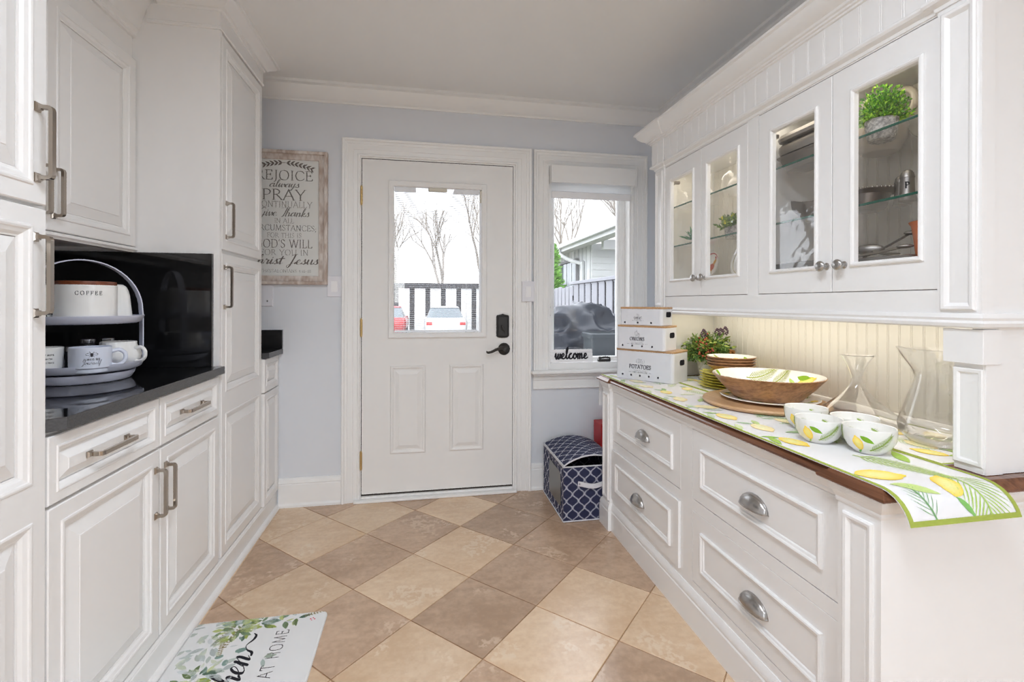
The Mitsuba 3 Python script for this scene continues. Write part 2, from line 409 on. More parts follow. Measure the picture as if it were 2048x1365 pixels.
case_prof = [(0, 0), (0, 0.026), (0.004, 0.028), (0.013, 0.026), (0.018, 0.020), (0.030, 0.019), (0.034, 0.016), (0.062, 0.015), (0.066, 0.012), (0.086, 0.011), (0.092, 0.014), (0.100, 0.012), (0.103, 0.006), (0.103, 0)]
structure('trim_2', xf(sweep([(-0.470, 0), (-0.470, 2.148), (0.668, 2.148), (0.668, 0)], case_prof), o=(0, WY, 0), **BACK), 'trim_white', 'white moulded casing around the back door')
structure('trim_3', xf(sweep([(0.682, 0.757), (0.682, 2.148), (1.448, 2.148), (1.448, 0.757)], case_prof), o=(0, WY, 0), **BACK), 'trim_white', 'white moulded casing around the window')

# ---- back door
D = thing('door_1', 'white back door with a half light and two raised lower panels', None); labels[D] = {'label': 'white back door with a half-height glass light and two raised lower panels', 'kind': 'structure'}
jb = [box(-0.376, WY - 0.001, 0, -0.362, WY + 0.14, 2.052), box(0.555, WY - 0.001, 0, 0.568, WY + 0.14, 2.052), box(-0.376, WY - 0.001, 2.039, 0.568, WY + 0.14, 2.052),
      box(-0.362, WY + 0.046, 0, -0.345, WY + 0.1, 2.04), box(0.538, WY + 0.046, 0, 0.555, WY + 0.1, 2.04), box(-0.362, WY + 0.046, 2.02, 0.555, WY + 0.1, 2.04)]
add(D + '__jamb', jb, 'trim_white')
add(D + '__gap_seal', [box(-0.3615, WY + 0.012, 0.03, -0.3585, WY + 0.044, 2.04), box(-0.3615, WY + 0.012, 2.0355, 0.555, WY + 0.044, 2.039)], 'dark_gap')
sl = sbox(-0.358, 0.040, 0.5515, 2.034).difference(sbox(-0.185, 0.985, 0.372, 1.895))
add(D + '__slab', xf(extrude(sl, 0.042), o=(0, WY + 0.040, 0), **BACK), 'door_white')
emb = [(0, 0.0), (0.006, 0.006), (0.013, 0.006), (0.022, 0.0012), (0.030, 0.0012), (0.052, 0.0075)]
for x0, x1 in ((-0.194, 0.016), (0.159, 0.369)):
    add(D + '__panel', xf(nested(x1 - x0, 0.531, emb, back=False), o=(x0, WY - 0.002, 0.270), **BACK), 'door_white')
add(D + '__light_frame', xf(frame_closed(0.593, 0.947, [(0, 0), (0, 0.010), (0.005, 0.013), (0.012, 0.012), (0.018, 0.008), (0.028, 0.007), (0.033, 0.003), (0.033, -0.012), (0.02, -0.012)]), o=(-0.206, WY - 0.002, 0.966), **BACK), 'door_white', smooth=30)
gx0, gx1, gz0, gz1 = -0.175, 0.362, 0.997, 1.884
add(D + '__pane', [xf(nested(gx1 - gx0, gz1 - gz0, [(0, 0)], back=False), o=(gx0, WY + 0.006, gz0), **BACK), xf(nested(gx1 - gx0, gz1 - gz0, [(0, 0)], back=False), o=(gx0, WY + 0.034, gz0), **BACK)], 'glass_pane')
M('blind_white', paint((0.80, 0.82, 0.86), 0.5))
M('slider_beige', paint(lin(205, 200, 186), 0.45))
bl = add(D + '__blind', [box(gx0 + 0.002, WY + 0.012, 1.852, gx1 - 0.022, WY + 0.030, 1.882, 0.002), box(gx0 + 0.004, WY + 0.014, 1.000, gx1 - 0.03, WY + 0.028, 1.012, 0.002), box(gx1 - 0.02, WY + 0.012, gz0, gx1 - 0.006, WY + 0.03, gz1)], 'blind_white')
tag(bl, 'white blind sealed between the panes')
slat = []
ns = 71
x = np.array([-0.0062, -0.002, 0.002, 0.0062]); zz = 0.0009 * (1 - (x / 0.0062) ** 2)
cr = np.r_[np.c_[x, zz], np.c_[x[::-1], zz[::-1] - 0.0004]]
sm = sweep([(gx0 + 0.006, 0), (gx1 - 0.03, 0)], cr)
for i in range(ns):
    add(bl + '__slat', mv(sm, 0, WY + 0.021, 1.018 + i * (1.846 - 1.018) / (ns - 1)), 'blind_white')
for x in (-0.115, 0.262):
    add(bl + '__cord', tube([(x, WY + 0.0135, 1.0), (x, WY + 0.0135, 1.86)], 0.0008, 5), 'plastic_white')
add(D + '__slider', [box(0.03, WY - 0.004, 1.858, 0.142, WY + 0.006, 1.882, 0.004), box(gx1 - 0.019, WY - 0.006, 1.80, gx1 - 0.006, WY + 0.005, 1.876, 0.003)], 'slider_beige')
add(D + '__threshold', [box(-0.40, 2.900, 0, 0.575, WY + 0.1, 0.016, 0.004), box(-0.36, 2.93, 0.016, 0.555, WY + 0.1, 0.030, 0.003)], 'trim_white')
add(D + '__sweep', box(-0.357, WY + 0.002, 0.031, 0.551, WY + 0.04, 0.0395), 'dark_gap')
for z0, z1 in ((0.191, 0.293), (0.982, 1.080), (1.764, 1.868)):
    n5 = []
    for kk in range(5):
        a = z0 + (z1 - z0) * kk / 5
        n5.append(mv(lathe([(0, 0.0006), (0.0055, 0.0006), (0.0065, 0.0015), (0.0065, (z1 - z0) / 5 - 0.0015), (0.0055, (z1 - z0) / 5 - 0.0006), (0, (z1 - z0) / 5 - 0.0006)], 14), -0.3605, WY - 0.006, a))
    n5 += [ball((-0.3605, WY - 0.006, z0 - 0.002), 0.005, 1), ball((-0.3605, WY - 0.006, z1 + 0.002), 0.005, 1), box(-0.366, WY - 0.0025, z0, -0.355, WY + 0.001, z1)]
    add(D + '__hinge', n5, 'brass', smooth=30)
pl = [(-0.040, -0.062), (-0.030, -0.072), (-0.012, -0.0755), (0.012, -0.0755), (0.030, -0.072), (0.040, -0.062), (0.040, 0.060), (0.033, 0.067), (0.018, 0.069), (0.0, 0.0755), (-0.018, 0.069), (-0.033, 0.067), (-0.040, 0.060)]
lo = dict(o=(0.488, WY - 0.002, 1.037), **BACK)
dk = add(D + '__deadbolt', xf(stack(np.array(pl), [(0, 0), (0, 0.008), (-0.004, 0.014), (-0.010, 0.017), (-0.013, 0.015)]), **lo), 'bronze_dark', smooth=25)
add(dk + '__thumb_turn', [xf(mv(lathe([(0, 0.013), (0.012, 0.013), (0.012, 0.022), (0.009, 0.024), (0, 0.024)], 20), 0, -0.016, 0), **lo), xf(rot(box(-0.005, -0.038, 0.022, 0.005, 0.006, 0.036, 0.003), 28, at=(0, -0.016, 0)), **lo), xf(mv(lathe([(0, 0.014), (0.004, 0.014), (0.004, 0.019), (0, 0.02)], 12), 0, 0.055, 0), **lo)], 'bronze_dark', smooth=30)
lo = dict(o=(0.497, WY - 0.002, 0.892), **BACK)
lk = add(D + '__lever', xf(lathe([(0, 0), (0.037, 0), (0.038, 0.004), (0.034, 0.009), (0.027, 0.012), (0.022, 0.018), (0.016, 0.022), (0.012, 0.045), (0.012, 0.058), (0, 0.06)], 32), **lo), 'bronze_dark', smooth=30)
lp = spline([(0.010, 0.004, 0.052), (-0.02, 0.010, 0.054), (-0.055, 0.002, 0.054), (-0.085, -0.012, 0.053), (-0.108, -0.016, 0.052), (-0.118, -0.010, 0.052)], 6)
add(lk + '__handle', xf(ribbon(lp, (0, 1, 0.15), np.interp(np.linspace(0, 1, len(lp)), [0, .3, .8, 1], [0.022, 0.018, 0.012, 0.010]), 0.009), **lo), 'bronze_dark', smooth=40)
add(D + '__strike_plate', [box(0.5520, WY + 0.0, 0.87, 0.5548, WY + 0.03, 0.93), box(0.5520, WY + 0.0, 1.02, 0.5548, WY + 0.03, 1.07)], 'bronze_dark')

# ---- window
W = fresh('window_1'); labels[W] = {'label': 'tall white casement window beside the back door', 'kind': 'structure'}
add(W + '__frame', xf(frame_closed(0.56, 1.305, [(0, 0.001), (0.012, 0.001), (0.012, -0.075), (0.026, -0.078), (0.026, -0.15), (0, -0.15)]), o=(0.785, WY, 0.755), **BACK), 'trim_white')
add(W + '__sash', xf(frame_closed(0.516, 1.245, [(0, -0.078), (0.004, -0.074), (0.020, -0.074), (0.024, -0.080), (0.034, -0.082), (0.040, -0.092), (0.040, -0.115), (0, -0.115)]), o=(0.807, WY, 0.785), **BACK), 'trim_white')
add(W + '__pane', xf(nested(0.44, 1.17, [(0, -0.098)], back=False), o=(0.845, WY, 0.823), **BACK), 'glass_pane')
add(W + '__sill', cat([box(0.662, 2.868, 0.735, 1.468, WY + 0.002, 0.757, 0.006), box(0.797, WY, 0.735, 1.333, WY + 0.08, 0.797, 0.003)]), 'trim_white')
add(W + '__apron', xf(cat([box(0.682, 0.640, 0, 1.448, 0.735, 0.012, 0.002), box(0.682, 0.715, 0, 1.448, 0.7349, 0.03, 0.006), box(0.682, 0.690, 0, 1.448, 0.714, 0.018, 0.004), box(0.682, 0.634, 0, 1.448, 0.646, 0.018, 0.003)]), o=(0, WY, 0), **BACK), 'trim_white')
add(W + '__crank', [box(1.13, WY + 0.02, 0.797, 1.215, WY + 0.05, 0.813, 0.004), tube(spline([(1.21, WY + 0.03, 0.81), (1.20, WY + 0.012, 0.822), (1.17, WY + 0.01, 0.826), (1.14, WY + 0.012, 0.822)], 5), 0.006, 8), ball((1.135, WY + 0.012, 0.822), 0.010, 1)], 'bronze_dark', smooth=30)
add(W + '__lock', [box(0.7975, WY + 0.02, 1.46, 0.804, WY + 0.05, 1.56, 0.002), box(0.7975, WY + 0.02, 1.09, 0.804, WY + 0.05, 1.18, 0.002)], 'bronze_dark')
S = thing('roller_shade', 'white roller shade rolled up at the top of the window', 'roller shade')
M('shade_cloth', {'type': 'principledthin', 'base_color': rgb((0.85, 0.86, 0.87)), 'roughness': 0.6, 'diff_trans': 0.9})
add(S + '__valance', cat([box(0.792, 2.878, 1.936, 1.345, 2.886, 2.046, 0.002), box(0.786, 2.878, 1.936, 0.792, 2.96, 2.046), box(1.345, 2.878, 1.936, 1.351, 2.96, 2.046)]), 'trim_white')
add(S + '__fabric', box(0.802, 2.936, 1.885, 1.335, 2.9368, 2.03), 'shade_cloth')
add(S + '__bottom_bar', box(0.800, 2.928, 1.850, 1.337, 2.946, 1.894, 0.004), 'plastic_white')
add(S + '__roller', xf(lathe([(0, 0), (0.028, 0), (0.028, 0.53), (0, 0.53)], 20), o=(0.804, 2.93, 2.0), ex=(0, 1, 0), ey=(0, 0, 1), ez=(1, 0, 0)), 'shade_cloth', smooth=30)
# ---------------------------------------------------------------- joinery
def holes_face(w, h, holes, th=0.02, e=0.0025):
    """a door leaf: rounded outer edge, flat face with rectangular holes, inner faces"""
    rim = nested(w, h, [(0, -th), (0, -e), (e, 0)], cap=False, back=False)
    g = sbox(e, e, w - e, h - e)
    for a in holes: g = g.difference(sbox(*a))
    v, f = tri2d(g); face = (np.c_[v, np.zeros(len(v))], f)
    g2 = sbox(0, 0, w, h)
    for a in holes: g2 = g2.difference(sbox(*a))
    v, f = tri2d(g2); back = (np.c_[v, np.full(len(v), -th)], f[:, ::-1])
    return [rim, face, back]
def raised_leaf(parent, o, w, h, basis, mat, name='door', stile=0.038, rails=(), mould=0.030, slope=0.034):
    """frame-and-raised-panel leaf; rails: (z0, z1) of cross rails in leaf heights"""
    zs = [stile] + [z for r in rails for z in r] + [h - stile]
    holes = [(stile, zs[i], w - stile, zs[i + 1]) for i in range(0, len(zs), 2)]
    ms = holes_face(w, h, holes)
    mp = [(0, -0.018), (0, 0.0), (0.002, 0.0028), (0.006, 0.0034), (0.010, 0.0022), (0.012, -0.0005), (0.020, -0.0035), (0.026, -0.0085), (mould, -0.0095), (mould, -0.018)]
    if mould < 0.025: mp = [(0, -0.018), (0, 0), (0.002, 0.0025), (0.005, 0.0025), (0.008, -0.001), (0.013, -0.005), (mould, -0.008), (mould, -0.018)]
    for a in holes:
        ms.append(mv(frame_closed(a[2] - a[0], a[3] - a[1], mp), a[0], a[1]))
    key = add(parent + '__' + name, xf(ms, o=o, **basis), mat)
    for a in holes:
        g = mould + 0.0012
        pw, ph = a[2] - a[0] - 2 * g, a[3] - a[1] - 2 * g
        s = min(slope, pw * .3, ph * .3)
        add(key + '__panel', xf(mv(nested(pw, ph, [(0, -0.016), (0, -0.0115), (0.004, -0.0105), (s, -0.0025), (s + 0.0015, -0.0008)]), a[0] + g, a[1] + g), o=o, **basis), mat)
    return key
def pull_handle(parent, o, L, basis, vertical=True, mat='nickel'):
    """bar pull with square feet; o: centre on the face; L over the feet"""
    c, hgt = L / 2 - 0.008, 0.030
    path = spline([(-c, 0, 0.004), (-c, 0, hgt - 0.008)], 1).tolist() + spline([(-c, 0, hgt - 0.007), (-c + 0.002, 0, hgt - 0.002), (-c + 0.008, 0, hgt)], 3).tolist() + \
        spline([(c - 0.008, 0, hgt), (c - 0.002, 0, hgt - 0.002), (c, 0, hgt - 0.007)], 3).tolist() + [(c, 0, 0.004)]
    ms = [ribbon(path, (0, 1, 0), 0.011, 0.008)]
    for s in (-1, 1):
        ms.append(mv(stack([(-.010, -.008), (.010, -.008), (.010, .008), (-.010, .008)], [(0, 0), (0, 0.003), (-0.003, 0.006), (-0.004, 0.011)]), s * c))
    m = cat(ms)
    if vertical: m = rot(m, 90)
    return add(parent + '__handle', xf(m, o=o, **basis), mat, smooth=25)

# ---- near tall cabinet (left edge of the picture)
FX = -0.83
C = thing('tall_cabinet', 'tall white two-door cabinet nearest the camera on the left, left of the coffee counter', 'cabinet')
add(C + '__body', cat([box(LX, 0.775, 0, FX - 0.0205, 1.243, CEIL - 0.001), box(FX - 0.06, 0.775, 0.0, FX - 0.012, 1.243, 0.10)]), 'cabinet_white')
d = raised_leaf(C, (FX, 0.782, 1.394), 0.459, 0.926, LEFT, 'cabinet_white')
pull_handle(d, (FX, 1.212, 1.528), 0.170, LEFT)
d = raised_leaf(C, (FX, 0.782, 0.106), 0.459, 1.279, LEFT, 'cabinet_white', rails=((0.596, 0.676),))
pull_handle(d, (FX, 1.207, 1.238), 0.182, LEFT)

# ---- wall cabinet over the coffee counter
UX = -1.137
C = thing('wall_cabinet', 'white upper cabinet with raised-panel doors above the black coffee counter', 'cabinet')
add(C + '__body', cat([box(LX, 1.244, 1.398, UX - 0.0205, 2.1675, CEIL - 0.001), box(UX - 0.03, 1.244, 2.150, UX - 0.018, 2.1675, 2.43)]), 'cabinet_white')
d = raised_leaf(C, (UX, 1.700, 1.402), 0.462, 0.750, LEFT, 'cabinet_white'); pull_handle(d, (UX, 1.724, 1.521), 0.160, LEFT)
d = raised_leaf(C, (UX, 1.250, 1.402), 0.446, 0.750, LEFT, 'cabinet_white'); pull_handle(d, (UX, 1.673, 1.521), 0.160, LEFT)
add(C + '__light_rail', sweep([(UX - 0.002, 1.244), (UX - 0.002, 2.1675)], [(-0.03, 1.398), (0.004, 1.398), (0.007, 1.394), (0.007, 1.388), (0.003, 1.384), (0.0, 1.378), (-0.03, 1.378)]), 'cabinet_white', smooth=30)
add(C + '__frieze', sweep([(UX - 0.02, 1.244), (UX - 0.02, 2.1675)], [(0, 2.245), (0.012, 2.245), (0.018, 2.250), (0.018, 2.262), (0.03, 2.275), (0.042, 2.33), (0.075, 2.40), (0.08, 2.4395), (0, 2.4395)]), 'cabinet_white', smooth=30)

# ---- pantry cabinet
C = thing('pantry_cabinet', 'tall white pantry cabinet beside the wall sign, with two doors and a side panel', 'cabinet')
add(C + '__body', cat([box(LX, 2.168, 0, FX - 0.0205, 2.690, CEIL - 0.001), box(FX - 0.024, 2.1655, 0.9145, FX - 0.0005, 2.186, 2.31)]), 'cabinet_white')
d = raised_leaf(C, (FX, 2.1885, 1.402), 0.4985, 0.900, LEFT, 'cabinet_white'); pull_handle(d, (FX, 2.230, 1.531), 0.160, LEFT)
d = raised_leaf(C, (FX, 2.1885, 0.106), 0.4985, 1.281, LEFT, 'cabinet_white', rails=((0.600, 0.690),)); pull_handle(d, (FX, 2.212, 1.244), 0.185, LEFT)
add(C + '__frieze', sweep([(-1.10, 2.168), (FX - 0.004, 2.168), (FX - 0.004, 2.690), (LX, 2.690)], [(-0.01, 2.311), (0.006, 2.311), (0.010, 2.315), (0.010, 2.322), (0.006, 2.326), (0.006, 2.39), (-0.01, 2.39)]), 'cabinet_white', smooth=30)
structure('trim_4', sweep([(-1.06, 2.168), (FX, 2.168), (FX, 2.690), (LX, 2.690)], [(-0.02, 2.384), (0.008, 2.384), (0.012, 2.392), (0.020, 2.394), (0.026, 2.402), (0.050, 2.416), (0.058, 2.427), (0.066, 2.429), (0.068, CEIL), (-0.02, CEIL)]), 'cabinet_white', 'white crown moulding on top of the pantry cabinet', smooth=30)

# ---- base cabinet with the black counter
C = thing('base_cabinet', 'white base cabinet with two drawers and two doors under the black coffee counter', 'cabinet')
add(C + '__body', box(LX + 0.002, 1.244, 0.0, FX - 0.0205, 2.1655, 0.883), 'cabinet_white')
d = raised_leaf(C, (FX, 1.248, 0.716), 0.460, 0.157, LEFT, 'cabinet_white', name='drawer', stile=0.024, mould=0.018, slope=0.026); pull_handle(d, (FX, 1.458, 0.795), 0.170, LEFT, False)
d = raised_leaf(C, (FX, 1.716, 0.716), 0.447, 0.157, LEFT, 'cabinet_white', name='drawer', stile=0.024, mould=0.018, slope=0.026); pull_handle(d, (FX, 1.928, 0.797), 0.170, LEFT, False)
d = raised_leaf(C, (FX, 1.248, 0.106), 0.460, 0.602, LEFT, 'cabinet_white'); pull_handle(d, (FX, 1.686, 0.575), 0.160, LEFT)
d = raised_leaf(C, (FX, 1.716, 0.106), 0.447, 0.602, LEFT, 'cabinet_white'); pull_handle(d, (FX, 1.744, 0.575), 0.160, LEFT)
structure('baseboard_left', cat([sweep([(FX - 0.02, 0.775), (FX - 0.02, WY)], [(0, 0), (0.045, 0), (0.044, 0.008), (0.039, 0.015), (0.030, 0.018), (0.026, 0.020), (0.026, 0.086), (0.023, 0.090), (0.025, 0.094), (0.020, 0.102), (0, 0.103)])]), 'cabinet_white', 'white plinth and shoe moulding under the left cabinets', smooth=30)
CT = [(-1.448, 1.2455), (-0.845, 1.2455), (-0.809, 1.275), (-0.809, 2.185), (-0.828, 2.185), (-0.828, 2.1635), (-1.448, 2.1635)]
CT = [(-1.448, 1.2455), (-0.838, 1.2455), (-0.809, 1.272), (-0.809, 2.1635), (-1.448, 2.1635)]
K = thing('countertop', 'polished black stone counter with the coffee tray on it', 'countertop')
add(K + '__top', stack(CT, [(-0.0015, 0.9125), (-0.0015, 0.9142)]), 'black_stone')
add(K + '__edge', stack(CT, [(-0.001, 0.884), (0, 0.885), (0, 0.9122), (-0.0015, 0.9137)]), 'stone_edge')
K = thing('backsplash', 'tall polished black stone splashback on the pantry side, behind the coffee tray', 'backsplash')
add(K + '__side_slab', box(-1.434, 2.149, 0.9145, -0.853, 2.1652, 1.379, 0.001), 'black_stone')
add(K + '__wall_slab', box(LX + 0.001, 1.246, 0.9145, LX + 0.016, 2.1652, 1.377, 0.001), 'black_stone')

# ---- small far base cabinet
C = thing('base_cabinet', 'narrow white base cabinet with a small black counter in the far left corner', 'cabinet')
add(C + '__body', box(LX + 0.002, 2.692, 0.0, -0.836, WY - 0.001, 0.883), 'cabinet_white')
raised_leaf(C, (-0.816, 2.694, 0.704), 0.249, 0.176, LEFT, 'cabinet_white', name='drawer', stile=0.03, mould=0.018, slope=0.02)
raised_leaf(C, (-0.816, 2.694, 0.106), 0.249, 0.592, LEFT, 'cabinet_white', stile=0.032, mould=0.018, slope=0.02)
K = thing('countertop', 'small black stone counter with a low upstand in the far left corner', 'countertop')
add(K + '__top', box(LX, 2.692, 0.9125, -0.7955, WY - 0.001, 0.9142), 'black_stone')
add(K + '__edge', box(LX, 2.692, 0.885, -0.794, WY - 0.001, 0.9124, 0.001), 'stone_edge')
add(K + '__upstand', box(LX, WY - 0.019, 0.9143, -0.7945, WY - 0.001, 1.022, 0.001), 'black_stone')

# ---------------------------------------------------------------- right side: drawer unit, wood counter, display cabinet
HW = 'hutch_white'
BX = 0.972
bump = [(1.578, 2.440), (0.955, 2.440), (0.955, 2.345), (BX, 2.345), (BX, 0.957), (0.955, 0.957), (0.955, 0.850), (1.578, 0.850)]
C = thing('drawer_cabinet', 'white drawer cabinet with four cup-pull drawers under the wood counter', 'cabinet')
fr = sbox(0.955, 0.0, 2.345, 0.765)
body = [box(0.992, 0.860, 0, 1.578, 2.435, 0.7645), box(0.955, 0.850, 0, 1.02, 0.957, 0.7645), box(0.955, 2.345, 0, 1.02, 2.440, 0.7645)]
g = sbox(0.957, 0.0, 2.345, 0.7645)
DR = [(0.959, 0.466, 1.598, 0.720), (0.959, 0.165, 1.598, 0.422), (1.678, 0.466, 2.335, 0.720), (1.678, 0.165, 2.335, 0.422)]
for a in DR: g = g.difference(sbox(a[0] - .0015, a[1] - .0015, a[2] + .0015, a[3] + .0015))
body.append(xf(extrude(g, 0.02), o=(BX + 0.02, 0, 0), **LEFT | {'ez': (-1, 0, 0)}))
add(C + '__body', body, HW)
add(C + '__top_moulding', sweep(bump, [(-0.01, 0.722), (0.002, 0.722), (0.004, 0.728), (0.003, 0.733), (0.008, 0.742), (0.013, 0.752), (0.014, 0.7645), (-0.01, 0.7645)]), HW, smooth=30)
add(C + '__base_moulding', sweep(bump, [(-0.01, 0.0), (0.014, 0.0), (0.014, 0.098), (0.011, 0.103), (0.013, 0.110), (0.010, 0.124), (0.003, 0.138), (-0.01, 0.138)]), HW, smooth=30)
for y0 in (0.866, 2.355):
    w = 0.957 - 0.85 - 0.032 if y0 < 1 else 0.076
    add(C + '__post_panel', xf(frame_closed(w, 0.555, [(0, 0), (0, 0.005), (0.004, 0.008), (0.010, 0.007), (0.015, 0.002), (0.017, 0)]), o=(0.955, y0 + w, 0.150), **RIGHT), HW, smooth=30)
    add(C + '__post_panel', xf(nested(w - 0.04, 0.515, [(0, 0), (0.002, 0.0015)]), o=(0.955, y0 + w - 0.02, 0.170), **RIGHT), HW)
pm = [(0, 0), (0, 0.004), (0.002, 0.0085), (0.006, 0.010), (0.010, 0.0085), (0.013, 0.0055), (0.018, 0.004), (0.021, 0.0)]
def cup_pull(parent, o):
    a, b, c = 0.056, 0.040, 0.027
    th = np.linspace(0.0, np.pi, 25); ph = np.linspace(0, np.pi / 2, 9)
    v = np.array([[a * np.cos(t), b * np.sin(t) ** 0.9 * np.cos(p), c * np.sin(t) ** 0.75 * np.sin(p) + 0.002] for t in th for p in ph])
    f = []
    for i in range(24):
        for k in range(8):
            A, B = i * 9 + k, (i + 1) * 9 + k
            f += [[A, A + 1, B + 1], [A, B + 1, B]]
    rim = v.reshape(25, 9, 3)[:, 8]
    fl = stack(np.array([[(a + .003) * np.cos(t), (b + .003) * np.sin(t) - 0.002] for t in np.linspace(np.pi, 0, 25)])[::-1], [(0, 0), (0, 0.002), (-0.0015, 0.0032)])
    m = cat([(v, np.array(f)), tube(rim, 0.0022, 6), fl])
    return add(parent + '__cup_pull', xf(mv(m, 0, -0.018, 0), o=o, **RIGHT), 'steel', smooth=40)
for n, (a, py) in enumerate(zip(DR, (1.262, 1.262, 1.990, 2.020))):
    w, h = a[2] - a[0], a[3] - a[1]
    out = 0.010 if n == 3 else 0.0
    o = (BX - out, a[2], a[1])
    leaf = [nested(w, h, [(0, -0.03), (0, -0.0015), (0.0015, 0)]), mv(frame_closed(w - 0.114, h - 0.114, pm), 0.057, 0.057)]
    k = add(C + '__drawer', xf(leaf, o=o, **RIGHT), HW)
    cup_pull(k, (BX - out, py, (a[1] + a[3]) / 2 - 0.002))
    add(k + '__inset', xf(nested(w - 0.158, h - 0.158, [(0, 0.0002), (0.001, 0.0008)], back=False), o=(BX - out, a[2] - 0.079, a[1] + 0.079), **RIGHT), HW)
plan = np.array([(1.578, 0.850), (1.578, 2.440), (0.955, 2.440), (0.955, 2.345), (BX, 2.345), (BX, 0.957), (0.955, 0.957), (0.955, 0.850)])
plan2 = np.array([(1.581, 0.850), (1.581, 2.455), (0.957, 2.455), (0.957, 2.345), (0.970, 2.345), (0.970, 0.972), (0.957, 0.972), (0.957, 0.850)])
K = thing('countertop', 'dark walnut wood counter with moulded edge under the lemon table runner', 'countertop')
def onlyfront(levels):
    m = stack(plan2, levels); v = np.array(m[0]); v[:, 0] = np.minimum(v[:, 0], 1.5815); return v, m[1]
add(K, onlyfront([(0.010, 0.765), (0.022, 0.766), (0.025, 0.769), (0.025, 0.774), (0.021, 0.777), (0.014, 0.781), (0.008, 0.786), (0.007, 0.7885), (0.005, 0.790)]), 'walnut', smooth=25) if False else None
taken.discard(K); labels[K] = labels.pop(K)
K = add(K, onlyfront([(0.010, 0.765), (0.022, 0.766), (0.025, 0.769), (0.025, 0.774), (0.021, 0.777), (0.014, 0.781), (0.008, 0.786), (0.007, 0.7885), (0.005, 0.790)]), 'walnut', smooth=25)

# ---- display cabinet
HX = 1.243
hb = [(1.578, 2.400), (1.236, 2.400), (1.236, 2.305), (HX, 2.305), (HX, 0.957), (1.236, 0.957), (1.236, 0.862), (1.578, 0.862)]
C = thing('display_cabinet', 'white display cabinet with four glass doors above the wood counter', 'cabinet')
BY = [(0.959, 1.627), (1.640, 2.306)]
body = [box(HX + 0.02, 0.868, 1.165, 1.558, 2.394, 1.298), box(HX + 0.02, 0.868, 1.892, 1.578, 2.394, 2.075), box(HX + 0.02, 1.618, 1.165, 1.5575, 1.646, 1.9),
        box(1.236, 0.862, 1.152, HX + 0.03, 0.957, 2.06), box(1.236, 2.305, 1.152, HX + 0.03, 2.400, 2.06),
        box(1.250, 0.868, 0.7912, 1.578, 0.890, 2.06), box(1.250, 2.360, 0.7912, 1.578, 2.394, 2.06),
        box(1.252, 0.864, 0.7912, 1.30, 0.930, 1.045), box(1.252, 2.335, 0.7912, 1.30, 2.398, 1.045),
        box(1.238, 0.860, 1.042, 1.29, 0.945, 1.122, 0.001), box(1.238, 2.318, 1.042, 1.29, 2.402, 1.122, 0.001),
        box(HX + 0.03, 0.89, 1.205, HX + 0.032, 0.965, 1.892), box(HX + 0.03, 2.30, 1.205, HX + 0.032, 2.36, 1.892)]
g = sbox(0.957, 1.152, 2.305, 1.925)
GD = [(0.9575, 1.2165, 1.2685, 1.887), (1.2715, 1.2165, 1.5985, 1.887), (1.6615, 1.2165, 1.9755, 1.887), (1.9785, 1.2165, 2.3035, 1.887)]
g = g.difference(sbox(0.957, 1.2145, 1.600, 1.889)).difference(sbox(1.660, 1.2145, 2.305, 1.889))
body.append(xf(extrude(g, 0.02), o=(HX + 0.02, 0, 0), ex=(0, 1, 0), ey=(0, 0, 1), ez=(-1, 0, 0)))
add(C + '__body', body, HW)
add(C + '__light_rail', sweep(hb, [(-0.02, 1.124), (0.002, 1.124), (0.008, 1.128), (0.010, 1.136), (0.006, 1.142), (0.008, 1.148), (0.004, 1.158), (-0.02, 1.160)]), HW, smooth=30)
add(C + '__frieze_bead', sweep(hb, [(-0.01, 1.893), (0.004, 1.893), (0.006, 1.902), (0.020, 1.908), (0.024, 1.914), (0.022, 1.921), (0.010, 1.924), (-0.01, 1.926)]), HW, smooth=30)
add(C + '__frieze', sweep(hb, [(-0.01, 1.92), (0.012, 1.92), (0.012, 2.04), (-0.01, 2.04)]), HW)
def board(y0, y1, z0, z1, x, bead=0.006, out=0.004):
    """one bead board facing -x: bevelled edges and a half-round bead at its far edge"""
    return cat([box(x - out, y0 + 0.0004, z0, x + 0.004, y1 - bead - 0.0004, z1, min(0.001, out * .4)), tube([(x - out + bead * .42, y1 - bead / 2, z0), (x - out + bead * .42, y1 - bead / 2, z1)], bead / 2, 8)])
nb = 25
for i in range(nb):
    y0 = 0.850 + (2.412 - 0.850) * i / nb; y1 = y0 + (2.412 - 0.850) / nb
    xb = HX - 0.012 if 0.957 <= (y0 + y1) / 2 <= 2.305 else 1.236 - 0.012
    add(C + '__frieze_board', board(y0, y1, 1.925, 2.036, xb), HW, smooth=30)
for s, yy in ((1, 2.400), (-1, 0.862)):
    for i in range(5):
        x0 = 1.226 + i * 0.062
        add(C + '__frieze_board', box(x0 + 0.003, yy + s * 0.010, 1.925, min(x0 + 0.059, 1.577), yy + s * 0.0155, 2.036, 0.0015), HW)
add(C + '__crown', sweep(hb, [(-0.02, 2.030), (0.014, 2.030), (0.016, 2.036), (0.022, 2.037), (0.023, 2.043), (0.029, 2.045), (0.030, 2.051), (0.037, 2.053), (0.040, 2.060), (0.056, 2.068), (0.072, 2.084), (0.080, 2.100), (0.088, 2.104), (0.089, 2.112), (-0.02, 2.112)]), HW, smooth=30)
